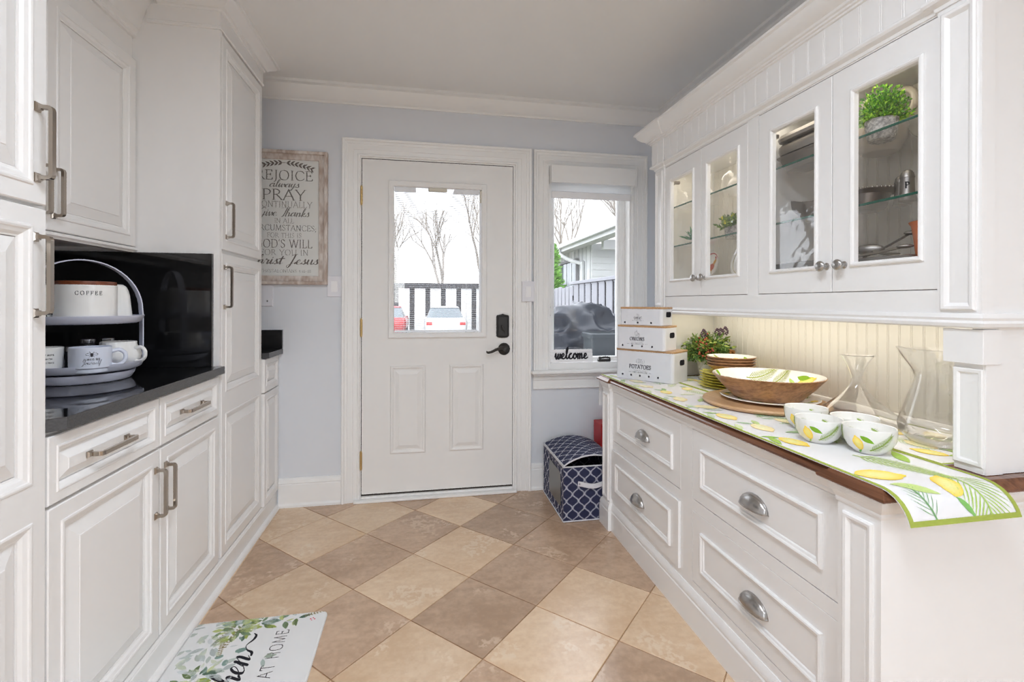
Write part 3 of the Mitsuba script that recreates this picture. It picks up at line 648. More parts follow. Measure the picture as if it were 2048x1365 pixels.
for y0, y1 in ((0.872, 0.947), (2.318, 2.392)):
    add(C + '__pilaster_panel', xf(frame_closed(y1 - y0, 0.715, [(0, 0), (0, 0.005), (0.004, 0.008), (0.010, 0.007), (0.016, 0.002), (0.018, 0)]), o=(1.236, y1, 1.165), **RIGHT), HW, smooth=30)
    add(C + '__pilaster_panel', xf(frame_closed(y1 - y0 - 0.012, 0.225, [(0, 0), (0, 0.004), (0.003, 0.006), (0.009, 0.005), (0.013, 0.0)]), o=(1.252, y1 - 0.017, 0.806), **RIGHT), HW, smooth=30)
nb = 37
for i in range(nb):
    y0 = 0.892 + (2.359 - 0.892) * i / nb; y1 = y0 + (2.359 - 0.892) / nb
    add(C + '__bead_board', board(y0, y1, 0.7915, 1.891, 1.5625, 0.005, 0.003), 'hutch_inside', smooth=30)
add(C + '__counter_moulding', sweep([(1.558, 2.359), (1.558, 0.892)], [(0, 0.7915), (0.014, 0.7915), (0.012, 0.800), (0.006, 0.812), (0, 0.815)]), HW, smooth=30)
for q in ((HX + 0.03, 0.8905, 1.2985, 1.557, 0.892, 1.8915), (HX + 0.03, 2.358, 0.7925, 1.557, 2.3595, 1.8915), (1.26, 0.8905, 0.7925, 1.557, 0.892, 1.16)): add(C + '__lining', box(*q), 'hutch_inside')
bm = [(0, 0), (0, 0.003), (0.003, 0.007), (0.007, 0.008), (0.011, 0.006), (0.014, 0.002), (0.015, -0.012), (0, -0.012)]
STILES = ((0.036, 0.0635), (0.0505, 0.0605), (0.0455, 0.0355), (0.0535, 0.0485))   # near, far
for n, a in enumerate(GD):
    w, h = a[2] - a[0], a[3] - a[1]; sn, sf = STILES[n]
    op = (sf, 0.072, w - sn, h - 0.072)
    leaf = holes_face(w, h, [op], 0.02, 0.0012)
    leaf.append(mv(frame_closed(op[2] - op[0], op[3] - op[1], bm), op[0], op[1]))
    leaf.append(mv(frame_closed(op[2] - op[0], op[3] - op[1], [(-0.001, -0.0199), (-0.001, 0), (0.001, 0), (0.001, -0.0199)]), op[0], op[1]))
    k = add(C + '__door', xf(leaf, o=(HX, a[2], a[1]), **RIGHT), HW)
    gw, gh = op[2] - op[0] - 0.002, op[3] - op[1] - 0.002; nx, ny = 22, 70
    gg = np.array([[gw * i / nx, gh * j / ny, -0.013] for j in range(ny + 1) for i in range(nx + 1)])
    gg[:, 2] += 0.0011 * (meshkit.fbm(np.c_[gg[:, :2] * 75, np.full(len(gg), 3.0 + n)], 2, 5) - .5)     # seedy glass
    gf = [[j * (nx + 1) + i, j * (nx + 1) + i + 1, (j + 1) * (nx + 1) + i + 1] for j in range(ny) for i in range(nx)] + [[j * (nx + 1) + i, (j + 1) * (nx + 1) + i + 1, (j + 1) * (nx + 1) + i] for j in range(ny) for i in range(nx)]
    add(k + '__pane', xf(mv((gg, np.array(gf)), op[0] + 0.001, op[1] + 0.001), o=(HX, a[2], a[1]), **RIGHT), 'glass_pane', smooth=True)
    ky = (1.2255, 1.289, 1.944, 2.0045)[n]
    add(k + '__knob', xf(lathe([(0, 0), (0.011, 0), (0.011, 0.002), (0.006, 0.005), (0.0055, 0.014), (0.009, 0.017), (0.0155, 0.022), (0.0165, 0.027), (0.014, 0.031), (0.008, 0.0335), (0, 0.034)], 24), o=(HX, ky, 1.297), **RIGHT), 'steel', smooth=40)
    hy = (0.968, 1.588, 1.672, 2.293)[n]
    for hz in (1.29, 1.81):
        add(k + '__hinge', cat([box(HX + 0.021, hy - 0.012, hz - 0.014, HX + 0.045, hy + 0.012, hz + 0.014, 0.003), box(HX + 0.04, hy - 0.008, hz - 0.008, HX + 0.075, hy + 0.008, hz + 0.008, 0.003)]), 'nickel')
for y0, y1 in ((0.895, 1.616), (1.648, 2.356)):
    for z in (1.467, 1.667):
        k = add(C + '__glass_shelf', box(1.264, y0, z, 1.553, y1, z + 0.0065), 'clear_glass')
        tag(k, 'clear glass shelf with green edge')
        add(k + '__edge', box(1.2615, y0, z - 0.0002, 1.2639, y1, z + 0.0067, 0.0005), 'shelf_edge')
# lamps of the display cabinet
def strip_lamp(name, label, x0, y0, x1, y1, z, watt, th=0.012, group=None):
    k = thing(name, label, 'light', group)
    add(k + '__housing', box(x0, y0, z, x1, y1, z + th, 0.002), 'plastic_white')
    kk = fresh(k + '__diffuser')
    scene[kk] = mikit.ply(box(x0 + .003, y0 + .003, z - 0.002, x1 - .003, y1 - .003, z - 0.0002), 'plastic_white', emitter={'type': 'area', 'radiance': rgb(np.array(WARM) * watt)})
    return k
LAMPS = {'under': 2.4, 'in_near': 3.4, 'in_far': 4.6, 'ceiling': 21.0}
strip_lamp('under_cabinet_light', 'warm light panel under the display cabinet', 1.290, 0.95, 1.510, 2.30, 1.148, LAMPS['under'])
strip_lamp('cabinet_light', 'warm light panel inside the right pair of glass doors of the display cabinet', 1.272, 0.97, 1.382, 1.60, 1.878, LAMPS['in_near'])
strip_lamp('cabinet_light', 'warm light panel inside the left pair of glass doors of the display cabinet', 1.272, 1.67, 1.382, 2.285, 1.878, LAMPS['in_far'])
for n, (x, y, lb) in enumerate(((0.12, 0.25, 'flush white ceiling light over the kitchen aisle'), (0.5, -1.9, 'flush white ceiling light at the far side of the kitchen'))):
    k = thing('ceiling_light', lb, 'light')
    add(k + '__rim', mv(frame_closed(0.46, 1.26, [(0, 0), (0, -0.06), (0.03, -0.06), (0.03, 0)]), x - 0.23, y - 0.63, CEIL - 0.0005), 'plastic_white')
    kk = fresh(k + '__diffuser')
    scene[kk] = mikit.ply(box(x - 0.20, y - 0.60, CEIL - 0.055, x + 0.20, y + 0.60, CEIL - 0.03), 'plastic_white', emitter={'type': 'area', 'radiance': rgb(np.array((0.90, 0.975, 1.07)) * LAMPS['ceiling']), 'sampling_weight': 3.0})
# ---------------------------------------------------------------- lettering and flat print
def stroke(pts, wfun):
    p = np.asarray(pts, float); out = []
    for a, b in zip(p[:-1], p[1:]):
        d = b - a; L = np.hypot(*d)
        if L < 1e-9: continue
        out.append(LineString([a, b]).buffer(wfun(d / L) / 2, quad_segs=3))
    return out
def nib(thick, thin, ang=25):
    a = math.radians(ang); n = np.array([math.cos(a), math.sin(a)])
    return lambda d: thin + (thick - thin) * abs(d[0] * n[1] - d[1] * n[0])
def pen(thick, thin): return lambda d: thin + (thick - thin) * max(0.0, -d[1]) ** 1.3
CAPS = {  # width, strokes ('s' straight, 'c' curved), serif points (x, y)
 'A': (.78, [('s', [(.04, 0), (.39, 1), (.74, 0)]), ('s', [(.17, .35), (.61, .35)])], [(.04, 0), (.74, 0)]),
 'B': (.62, [('s', [(.13, 1), (.13, 0)]), ('c', [(.13, 1), (.36, .99), (.5, .86), (.48, .65), (.34, .53), (.13, .52)]), ('c', [(.13, .52), (.4, .52), (.57, .4), (.56, .13), (.38, .01), (.13, 0)])], [(.1, 0), (.1, 1)]),
 'C': (.78, [('c', [(.72, .80), (.60, .96), (.42, 1.01), (.2, .9), (.07, .5), (.2, .1), (.44, -.01), (.62, .05), (.75, .2)])], []),
 'D': (.80, [('s', [(.13, 1), (.13, 0)]), ('c', [(.13, 1), (.42, .98), (.66, .84), (.74, .5), (.66, .16), (.42, .02), (.13, 0)])], [(.1, 0), (.1, 1)]),
 'E': (.62, [('s', [(.13, 1), (.13, 0)]), ('s', [(.13, 1), (.52, 1), (.54, .86)]), ('s', [(.13, .53), (.43, .53)]), ('s', [(.43, .45), (.43, .61)]), ('s', [(.13, 0), (.55, 0), (.59, .16)])], [(.1, 0), (.1, 1)]),
 'F': (.58, [('s', [(.13, 1), (.13, 0)]), ('s', [(.13, 1), (.52, 1), (.54, .86)]), ('s', [(.13, .53), (.43, .53)]), ('s', [(.43, .45), (.43, .61)])], [(.13, 0), (.1, 1)]),
 'G': (.82, [('c', [(.72, .80), (.60, .96), (.42, 1.01), (.2, .9), (.07, .5), (.2, .1), (.44, -.01), (.62, .03), (.72, .12)]), ('s', [(.72, .42), (.72, .08)])], [(.70, .42)]),
 'H': (.84, [('s', [(.14, 1), (.14, 0)]), ('s', [(.70, 1), (.70, 0)]), ('s', [(.14, .53), (.70, .53)])], [(.14, 0), (.14, 1), (.70, 0), (.70, 1)]),
 'I': (.32, [('s', [(.16, 1), (.16, 0)])], [(.16, 0), (.16, 1)]),
 'J': (.34, [('c', [(.2, 1), (.2, .4), (.19, .05), (.13, -.15), (.0, -.24)])], [(.2, 1)]),
 'K': (.74, [('s', [(.13, 1), (.13, 0)]), ('s', [(.62, 1), (.16, .5)]), ('s', [(.26, .6), (.68, 0)])], [(.13, 0), (.13, 1), (.62, 1), (.68, 0)]),
 'L': (.58, [('s', [(.13, 1), (.13, 0)]), ('s', [(.13, 0), (.50, 0), (.55, .18)])], [(.13, 1), (.1, 0)]),
 'M': (.96, [('s', [(.10, 0), (.18, 1)]), ('s', [(.18, 1), (.48, .05), (.78, 1)]), ('s', [(.78, 1), (.86, 0)])], [(.10, 0), (.86, 0), (.15, 1), (.81, 1)]),
 'N': (.82, [('s', [(.13, 0), (.13, 1), (.68, 0), (.68, 1)])], [(.13, 0), (.10, 1), (.68, 1)]),
 'O': (.86, [('c', [(.43, 1.01), (.18, .9), (.07, .5), (.18, .1), (.43, -.01), (.68, .1), (.79, .5), (.68, .9), (.43, 1.01)])], []),
 'P': (.60, [('s', [(.13, 1), (.13, 0)]), ('c', [(.13, 1), (.38, .98), (.53, .84), (.51, .6), (.36, .47), (.14, .46)])], [(.13, 0), (.1, 1)]),
 'R': (.70, [('s', [(.13, 1), (.13, 0)]), ('c', [(.13, 1), (.36, .98), (.51, .85), (.49, .63), (.35, .52), (.14, .51)]), ('s', [(.32, .51), (.68, 0)])], [(.13, 0), (.1, 1), (.70, 0)]),
 'S': (.56, [('c', [(.48, .83), (.38, .97), (.24, 1.0), (.1, .88), (.12, .68), (.28, .54), (.44, .4), (.48, .2), (.36, .03), (.2, 0), (.07, .18)])], []),
 'T': (.68, [('s', [(.34, 1), (.34, 0)]), ('s', [(.05, .85), (.07, 1), (.61, 1), (.63, .85)])], [(.34, 0)]),
 'U': (.80, [('c', [(.13, 1), (.13, .5), (.16, .15), (.4, 0), (.62, .14), (.67, .5), (.67, 1)])], [(.13, 1), (.67, 1)]),
 'V': (.76, [('s', [(.06, 1), (.39, 0), (.70, 1)])], [(.06, 1), (.70, 1)]),
 'W': (1.08, [('s', [(.05, 1), (.30, 0), (.54, 1), (.78, 0), (1.03, 1)])], [(.05, 1), (.54, 1), (1.03, 1)]),
 'Y': (.72, [('s', [(.05, 1), (.36, .46), (.36, 0)]), ('s', [(.36, .46), (.67, 1)])], [(.05, 1), (.67, 1), (.36, 0)]),
 "'": (.2, [('s', [(.12, 1), (.08, .78)])], []), ';': (.24, [('s', [(.12, .45), (.12, .40)]), ('s', [(.12, .06), (.06, -.16)])], []), ':': (.24, [('s', [(.12, .5), (.12, .45)]), ('s', [(.12, .05), (.12, 0)])], []),
 '-': (.4, [('s', [(.06, .4), (.34, .4)])], []), ' ': (.36, [], []), '1': (.36, [('s', [(.06, .82), (.18, .95), (.18, 0)])], [(.18, 0)]),
 '5': (.5, [('s', [(.42, .72), (.16, .72), (.12, .36)]), ('c', [(.12, .36), (.3, .42), (.42, .25), (.36, 0), (.2, -.18), (.06, -.2)])], []),
 '6': (.52, [('c', [(.4, .98), (.2, .8), (.08, .4), (.12, .08), (.27, 0), (.42, .12), (.42, .36), (.28, .46), (.1, .34)])], []),
 '8': (.52, [('c', [(.26, .5), (.1, .66), (.12, .9), (.26, .98), (.4, .9), (.42, .68), (.26, .5), (.08, .3), (.1, .08), (.26, 0), (.42, .08), (.44, .3), (.26, .5)])], []),
}
def caps(text, h, thick=.13, thin=.045, serif=True, track=.06, mono=None):
    """roman capitals, centred on x = 0, baseline y = 0, cap height h"""
    x, out = 0.0, []
    wf = nib(thick, thin) if mono is None else (lambda d: mono)
    for ch in text:
        w, st, sf = CAPS[ch]
        for kind, pts in st:
            q = spline(pts, 5) if kind == 'c' else np.array(pts, float)
            out += [affinity.translate(g, x) for g in stroke(q, wf)]
        if serif:
            for sx, sy in sf: out.append(sbox(x + sx - .11, sy - thin * .5, x + sx + .11, sy + thin * .5))
        x += w + track
    g = unary_union(out); g = affinity.translate(g, -(x - track) / 2)
    return affinity.scale(g, h, h, origin=(0, 0)).simplify(h * 0.006)
CUR = {
 'a': (1.15, [[(.1, .2), (.35, .7), (.85, .95), (.55, 1.0), (.25, .6), (.3, .1), (.6, .05), (.88, .6), (.95, 1.0), (.90, .4), (1.0, .05), (1.2, .2)]]),
 'c': (.9, [[(.0, .15), (.35, .7), (.75, .95), (.55, 1.0), (.25, .6), (.35, .08), (.7, .02), (.95, .25)]]),
 'e': (.9, [[(.0, .15), (.45, .42), (.70, .8), (.48, 1.0), (.25, .65), (.3, .12), (.6, .0), (.95, .25)]]),
 'f': (.8, [[(.0, .2), (.45, .9), (.72, 1.9), (.52, 2.1), (.40, 1.4), (.35, 0), (.25, -.9), (.5, -.7), (.5, .05), (.85, .25)]]),
 'h': (1.0, [[(.0, .2), (.4, 1.0), (.62, 1.9), (.46, 2.1), (.32, 1.5), (.25, 0), (.35, .55), (.62, .98), (.8, .75), (.76, .12), (.9, .02), (1.08, .22)]]),
 'i': (.55, [[(.0, .2), (.28, 1.0), (.25, .3), (.36, .0), (.6, .22)], [(.33, 1.45), (.32, 1.38)]]),
 'k': (.95, [[(.0, .2), (.4, 1.0), (.62, 1.9), (.46, 2.1), (.32, 1.5), (.25, 0), (.3, .5), (.65, .95), (.6, .62), (.32, .5), (.68, .05), (1.0, .22)]]),
 'l': (.62, [[(.0, .2), (.4, 1.0), (.62, 1.9), (.46, 2.1), (.30, 1.5), (.28, .3), (.42, 0), (.66, .2)]]),
 'm': (1.3, [[(.0, .3), (.2, .95), (.2, 0), (.28, .55), (.52, .98), (.62, .7), (.58, 0), (.68, .55), (.92, .98), (1.04, .7), (1.0, .12), (1.12, .02), (1.35, .22)]]),
 'n': (.95, [[(.0, .3), (.2, .95), (.2, 0), (.28, .55), (.58, .98), (.72, .7), (.68, .12), (.8, .02), (1.0, .22)]]),
 'o': (.95, [[(.0, .2), (.3, .8), (.62, 1.0), (.32, .85), (.22, .3), (.5, 0), (.8, .4), (.68, .95), (.62, .8), (1.0, .8)]]),
 'r': (.8, [[(.0, .2), (.25, 1.08), (.4, .9), (.65, .85), (.55, .3), (.65, .03), (.85, .22)]]),
 's': (.75, [[(.0, .15), (.42, 1.08), (.48, .7), (.62, .3), (.42, 0), (.18, .12), (.5, .05), (.8, .25)]]),
 't': (.65, [[(.0, .2), (.35, 1.0), (.44, 1.7), (.32, .9), (.3, .2), (.45, 0), (.7, .25)], [(-.05, 1.15), (.75, 1.25)]]),
 'u': (1.05, [[(.0, .3), (.2, 1.0), (.18, .3), (.36, 0), (.66, .4), (.76, 1.0), (.72, .3), (.85, .02), (1.1, .22)]]),
 'v': (.85, [[(.0, .6), (.2, 1.0), (.3, .3), (.45, 0), (.72, .9), (.7, .75), (.9, .8)]]),
 'w': (1.2, [[(.0, .4), (.2, 1.0), (.2, .2), (.4, 0), (.66, .9), (.66, .2), (.86, 0), (1.1, .9), (1.0, .75), (1.25, .78)]]),
 'y': (1.0, [[(.0, .4), (.2, 1.0), (.2, .3), (.4, .05), (.7, .6), (.77, 1.0), (.66, 0), (.4, -.9), (.18, -.7), (.6, -.1), (1.05, .22)]]),
 'G': (1.3, [[(1.15, 1.8), (.95, 2.2), (.5, 1.9), (.2, 1.1), (.4, .3), (.85, .2), (1.1, .7), (1.15, 1.0), (1.05, .2), (.8, -.5), (.35, -.4)]]),
 'T': (.8, [[(.9, 2.2), (.75, 1.0), (.55, 0), (.25, -.1)], [(-.2, 1.95), (.2, 2.2), (1.7, 2.25)]]),
 'C': (1.2, [[(1.2, 1.8), (1.0, 2.2), (.5, 1.9), (.15, 1.0), (.35, .15), (.9, .1), (1.3, .3)]]),
 'J': (1.15, [[(.85, 2.1), (.7, .8), (.5, -.4), (.25, -.8), (.08, -.4), (.6, .1), (1.2, .4)], [(.3, 1.8), (.6, 2.1), (1.15, 2.25)]]),
 'Y': (1.1, [[(.0, 1.7), (.2, 2.0), (.3, 1.4), (.6, 1.1), (.9, 1.5), (1.1, 2.1), (1.0, 1.2), (.8, 0), (.5, -.8), (.2, -.6), (.7, 0), (1.15, .3)]]),
}
def cursive(word, xh, thick=.22, thin=.07, slant=.25, sub=5):
    """joined script, centred on x = 0"""
    x, main, extra = 0.0, [], []
    for ch in word:
        if ch == ' ':
            if main: extra.append(main)
            main = []; x += .7; continue
        adv, st = CUR[ch]
        main += [(x + a, b) for a, b in st[0]]
        for q in st[1:]: extra.append([(x + a, b) for a, b in q])
        x += adv
    extra.append(main)
    out = []
    for q in extra:
        if len(q) < 2: continue
        out += stroke(spline(q, sub), pen(thick, thin) if len(q) != 2 else (lambda d: thick * .8))
    g = unary_union(out); g = affinity.skew(g, xs=math.degrees(math.atan(slant)), origin=(0, 0))
    b = g.bounds; g = affinity.translate(g, -(b[0] + b[2]) / 2)
    return affinity.scale(g, xh, xh, origin=(0, 0)).simplify(xh * 0.012)
def place(g, x, y, ang=0, s=1): return affinity.translate(affinity.rotate(affinity.scale(g, s, s, origin=(0, 0)), ang, origin=(0, 0)), x, y)
def leaf2(L, W, bend=0.0, n=7):
    """a pointed leaf from the origin along +x"""
    t = np.linspace(0, 1, n); w = W / 2 * np.sin(np.pi * t ** 0.85) ; c = bend * L * np.sin(np.pi * t * .5) * t
    up = np.c_[t * L, c + w]; dn = np.c_[t * L, c - w]
    return Polygon(np.vstack([up, dn[::-1][1:-1]])).buffer(0)
def frond2(L, n, leafL, leafW, curve=0.2, spread=56, thin=0.004):
    """palm frond: list of polygons"""
    t = np.linspace(0, 1, 9); sp = np.c_[t * L, curve * L * t ** 2]
    out = [LineString(sp).buffer(thin / 2, quad_segs=1)]
    for i in range(n):
        s = 0.08 + 0.92 * i / (n - 1); c = (s * L, curve * L * s * s); a = math.degrees(math.atan(2 * curve * s))
        ll = leafL * (0.55 + 0.45 * math.sin(math.pi * (0.15 + 0.8 * s))) * (1 - .35 * s)
        for sd in (-1, 1):
            out.append(place(leaf2(ll, leafW, 0.12 * sd * -1, 6), c[0], c[1], a + sd * (spread - 18 * s)))
    return out
LEMON = Polygon(spline([(-.56, .0), (-.50, .10), (-.36, .24), (0, .34), (.32, .26), (.46, .12), (.56, .06), (.60, 0), (.56, -.06), (.46, -.12), (.32, -.26), (0, -.34), (-.36, -.24), (-.50, -.10)], 3, True)).buffer(0)
def put_lemon(pr, x, y, L, ang, edge=0.007, pale=0.8, wash=0.0):
    g = place(LEMON, x, y, ang, L)
    ca, sa = math.cos(math.radians(ang)), math.sin(math.radians(ang))
    c0, c1, c2 = srgb(248, 208, 70), srgb(250, 236, 150), srgb(216, 232, 178)
    def grad(v):
        q = (v - [x, y]); a = (q[:, 0] * ca + q[:, 1] * sa) / L; b = (-q[:, 0] * sa + q[:, 1] * ca) / L
        r = np.clip(np.sqrt((a / .58) ** 2 + (b / .34) ** 2), 0, 1)[:, None]
        k = np.clip(0.5 - a[:, None] * 0.6 * pale * 2, 0, 1)
        inner = c1 * (1 - k * pale) + c2 * k * pale
        return (inner * (1 - r ** 2) + c0 * r ** 2) * (1 - wash) + np.array([.86, .86, .84]) * wash
    pr.put(g, None, edge, grad)
    st = place(leaf2(L * .62, L * .2, .15), x - L * .56 * ca, y - L * .56 * sa, ang + 115)
    pr.put(st, srgb(*[(160, 200, 100), (186, 214, 126), (130, 184, 104)][int(abs(x * 997)) % 3]) * (1 - wash) + wash * np.array([.84, .86, .82]), edge)
def put_frond(pr, x, y, L, ang, col, n=13, leafL=None, edge=0.012, curve=0.2, w=None):
    for g in frond2(L, n, leafL or L * .42, w or L * .022, curve): pr.put(place(g, x, y, ang), col, edge)
GREENS = [srgb(170, 200, 105), srgb(196, 216, 140), srgb(140, 180, 110), srgb(182, 206, 120), srgb(120, 165, 110)]
# foliage: small leaves with colours, one mesh
class Foliage:
    def __init__(s): s.v, s.f, s.c, s.n = [], [], [], 0
    def leaf(s, p, d, up, L, W, col, fold=0.15):
        d = np.asarray(d, float); d /= np.linalg.norm(d) + 1e-9
        sd = np.cross(d, up); sd /= np.linalg.norm(sd) + 1e-9; nn = np.cross(sd, d)
        p = np.asarray(p, float)
        v = [p, p + d * L * .35 + sd * W / 2 + nn * fold * W, p + d * L * .4 - nn * fold * W * .2, p + d * L * .35 - sd * W / 2 + nn * fold * W, p + d * L * .75 + sd * W * .32 + nn * fold * W * .6, p + d * L * .75 - sd * W * .32 + nn * fold * W * .6, p + d * L]
        f = [[0, 1, 2], [0, 2, 3], [1, 4, 2], [3, 2, 5], [2, 4, 6], [2, 6, 5]]
        s.v.append(v); s.f.append(np.array(f) + s.n); s.n += 7; s.c.append(np.tile(col, (7, 1)))
    def mesh(s, m, col):
        v, f = ensure(m); s.v.append(np.asarray(v)); s.f.append(np.asarray(f) + s.n); s.n += len(v); s.c.append(np.tile(col, (len(v), 1)))
    def emit(s, key, bsdf='foliage', kind='stuff'):
        key = fresh(key)
        scene[key] = mikit.ply((np.vstack(s.v), np.vstack(s.f)), bsdf, color=np.vstack(s.c))
        if kind: tag(key, kind=kind)
        return key
M('foliage', two({'type': 'principled', 'base_color': {'type': 'mesh_attribute', 'name': 'vertex_color'}, 'roughness': 0.6}))
def rdir(r, zmin=-1, zmax=1):
    z = r.uniform(zmin, zmax); a = r.uniform(0, 2 * math.pi); s = math.sqrt(max(0, 1 - z * z))
    return np.array([s * math.cos(a), s * math.sin(a), z])
# ---------------------------------------------------------------- on the wood counter
CTZ = 0.7902
M('cloth_white', two({'type': 'diffuse', 'reflectance': rgb((0.78, 0.78, 0.79))}))
def cloth(name, label, cat_, path, x0, x1, border, seed, th=0.0016, motifs=(), group=None):
    """a cloth along the path (y, z): printed fabric and a border"""
    k = thing(name, label, cat_, group)
    p = np.asarray(path, float); s = np.r_[0, np.cumsum(np.hypot(*np.diff(p, axis=0).T))]; S = s[-1]
    def fn(q, lift=0.0):
        y = np.interp(q[:, 1], s, p[:, 0]); z = np.interp(q[:, 1], s, p[:, 1])
        e = 1e-3; dy = np.interp(q[:, 1] + e, s, p[:, 0]) - np.interp(q[:, 1] - e, s, p[:, 0]); dz = np.interp(q[:, 1] + e, s, p[:, 1]) - np.interp(q[:, 1] - e, s, p[:, 1])
        n = np.hypot(dy, dz) + 1e-12; ny, nz = -dz / n, dy / n
        sg = np.where(nz.mean() < 0, -1, 1)
        return np.c_[x0 + q[:, 0], y + sg * ny * (lift + th), z + sg * nz * (lift + th)]
    w = x1 - x0; prof = []
    v, f = [], []
    ss = s
    for a in ss:
        for b, l in ((0, 0), (w, 0), (w, -th), (0, -th)):
            v.append(fn(np.array([[b, a]]), l)[0])
    n = len(ss)
    for i in range(n - 1):
        for c in range(4):
            d = (c + 1) % 4; A, B = 4 * i, 4 * i + 4
            f += [[A + c, B + c, B + d], [A + c, B + d, A + d]]
    o = 4 * (n - 1); f += [[0, 1, 2], [0, 2, 3], [o, o + 2, o + 1], [o, o + 3, o + 2]]
    m = trimesh.Trimesh(np.array(v), np.array(f), process=False)
    add(k + '__fabric', (np.array(v), np.array(f) if m.volume > 0 else np.array(f)[:, ::-1]), 'cloth_white', smooth=40)
    if border:
        ring = sbox(0, 0, w, S).difference(sbox(border, border, w - border, S - border))
        pr = Print(); pr.put(ring, srgb(160, 174, 84), 0.006)
        kk = pr.emit(k + '__border', lambda q: fn(q, 0.0009)); tag(kk, 'green border')
    pr = Print(); r = random.Random(seed); inner = sbox(border, border, w - border, S - border)
    class Clip(Print): pass
    base_put = pr.put
    def clipped(poly, col, edge=0.012, grad=None):
        g = poly.intersection(inner)
        if not g.is_empty: base_put(g, col, edge, grad)
    pr.put = clipped
    for m_ in motifs:
        wash = r.uniform(.15, .6) if m_[2] < S * .75 else 0.0
        if m_[0] == 'lemon': put_lemon(pr, m_[1], m_[2], m_[3], m_[4], wash=wash)
        elif m_[0] == 'frond': put_frond(pr, m_[1], m_[2], m_[3], m_[4], GREENS[m_[5]] * (1 - wash * .6) + .6 * wash * .85, n=m_[6] if len(m_) > 6 else 13, curve=m_[7] if len(m_) > 7 else .2, leafL=m_[8] if len(m_) > 8 else None)
        elif m_[0] == 'leaf': pr.put(place(leaf2(m_[3], m_[3] * .3, .15), m_[1], m_[2], m_[4]), GREENS[m_[5]] * (1 - wash) + wash * .85)
    pr.emit(k + '__print', lambda q: fn(q, 0.0012))
    return k
# path from the far drop over the counter to the near drop (s grows towards the viewer)
far = [(2.490, 0.62), (2.488, 0.70), (2.4855, 0.765), (2.478, 0.7885), (2.462, CTZ)]
flat = [(y, CTZ) for y in np.linspace(2.40, 0.90, 31)]
near = [(0.882, CTZ - 0.0), (0.865, CTZ), (0.848, CTZ - 0.0005), (0.834, CTZ - 0.003), (0.820, CTZ - 0.009), (0.808, CTZ - 0.018), (0.798, CTZ - 0.030), (0.791, CTZ - 0.043), (0.787, CTZ - 0.056)]
pth = far + flat + near
sfull = np.r_[0, np.cumsum(np.hypot(*np.diff(np.array(pth), axis=0).T))]; SE = sfull[-1]
def SY(y): return float(np.interp(-y, -np.array(pth)[:, 0], sfull))
mot = []
r = random.Random(5)
# near end, as in the photograph (x across from the front edge, s along)
mot += [('lemon', 0.165, SE - 0.085, 0.075, -60), ('frond', 0.205, SE - 0.130, 0.135, 82, 0, 12, .15, .095), ('frond', 0.068, SE - 0.010, 0.070, -100, 4, 7, .1, .05), ('lemon', 0.065, SE - 0.150, 0.095, 15), ('leaf', 0.035, SE - 0.100, 0.09, 20, 1),
        ('frond', 0.130, SE - 0.280, 0.180, 60, 3, 15, .12, .06), ('leaf', 0.215, SE - 0.205, 0.10, -70, 0), ('leaf', 0.08, SE - 0.02, 0.0, 0, 0)]
mot = [m for m in mot if m[3] > 0]
y = 1.17; n = 0
while y < 2.44:
    a = r.uniform(-20, 20)
    mot += [('lemon', 0.07 + 0.02 * (n % 2), SY(y), r.uniform(.07, .085), 70 + a * 2), ('leaf', 0.035, SY(y + .055), .075, 90 + a, n % 5), ('frond', 0.16 + .02 * (n % 3), SY(y + .035), .13, -70 + 60 * (n % 3) + a, (n * 2) % 5, 12, .15), *([('lemon', 0.225, SY(y + .06), .07, 20 + 50 * (n % 3))] if n % 2 else [('frond', 0.24, SY(y + .06), .10, 120, n % 5, 11, .1)]), ('leaf', 0.12, SY(y + .09), .07, 100 * (n % 4), (n + 2) % 5)]
    y += 0.150; n += 1
mot += [('frond', 0.07, 0.12, .11, -100, 1), ('lemon', .18, .08, .075, 60)]
cloth('table_runner', 'long white table runner with lemons and green border hanging over the wood counter', 'table runner', pth, 0.9515, 1.232, 0.0105, 3, motifs=mot)
def mat_motifs(w, S, seed):
    r = random.Random(seed); o = []
    for i in range(int(S / .12)):
        s = .05 + i * .12
        o += [('lemon', r.uniform(.05, w - .05), s, r.uniform(.065, .08), r.uniform(0, 360)), ('frond', r.uniform(.08, w - .08), s + .03, .12, r.uniform(0, 360), i % 5), ('lemon', r.uniform(.05, w - .05), s + .06, r.uniform(.06, .075), r.uniform(0, 360)), ('leaf', r.uniform(.03, w - .08), s + .05, .08, r.uniform(0, 360), (i + 1) % 5)]
    return o
pl = [(y, CTZ) for y in np.linspace(1.375, 0.942, 12)]
cloth('placemat', 'white lemon-print placemat with yellow-green edge under the glass decanter and pitcher', 'placemat', [(y, z + .0001) for y, z in pl], 1.2335, 1.538, 0.006, 8, motifs=mat_motifs(.305, .43, 4))
pl = [(y, CTZ) for y in np.linspace(2.328, 1.905, 12)]
cloth('placemat', 'white lemon-print placemat under the flower pot and the yellow plates', 'placemat', [(y, z + .0001) for y, z in pl], 1.2335, 1.538, 0.006, 9, motifs=mat_motifs(.305, .43, 14))
TOPZ = CTZ + 0.0035

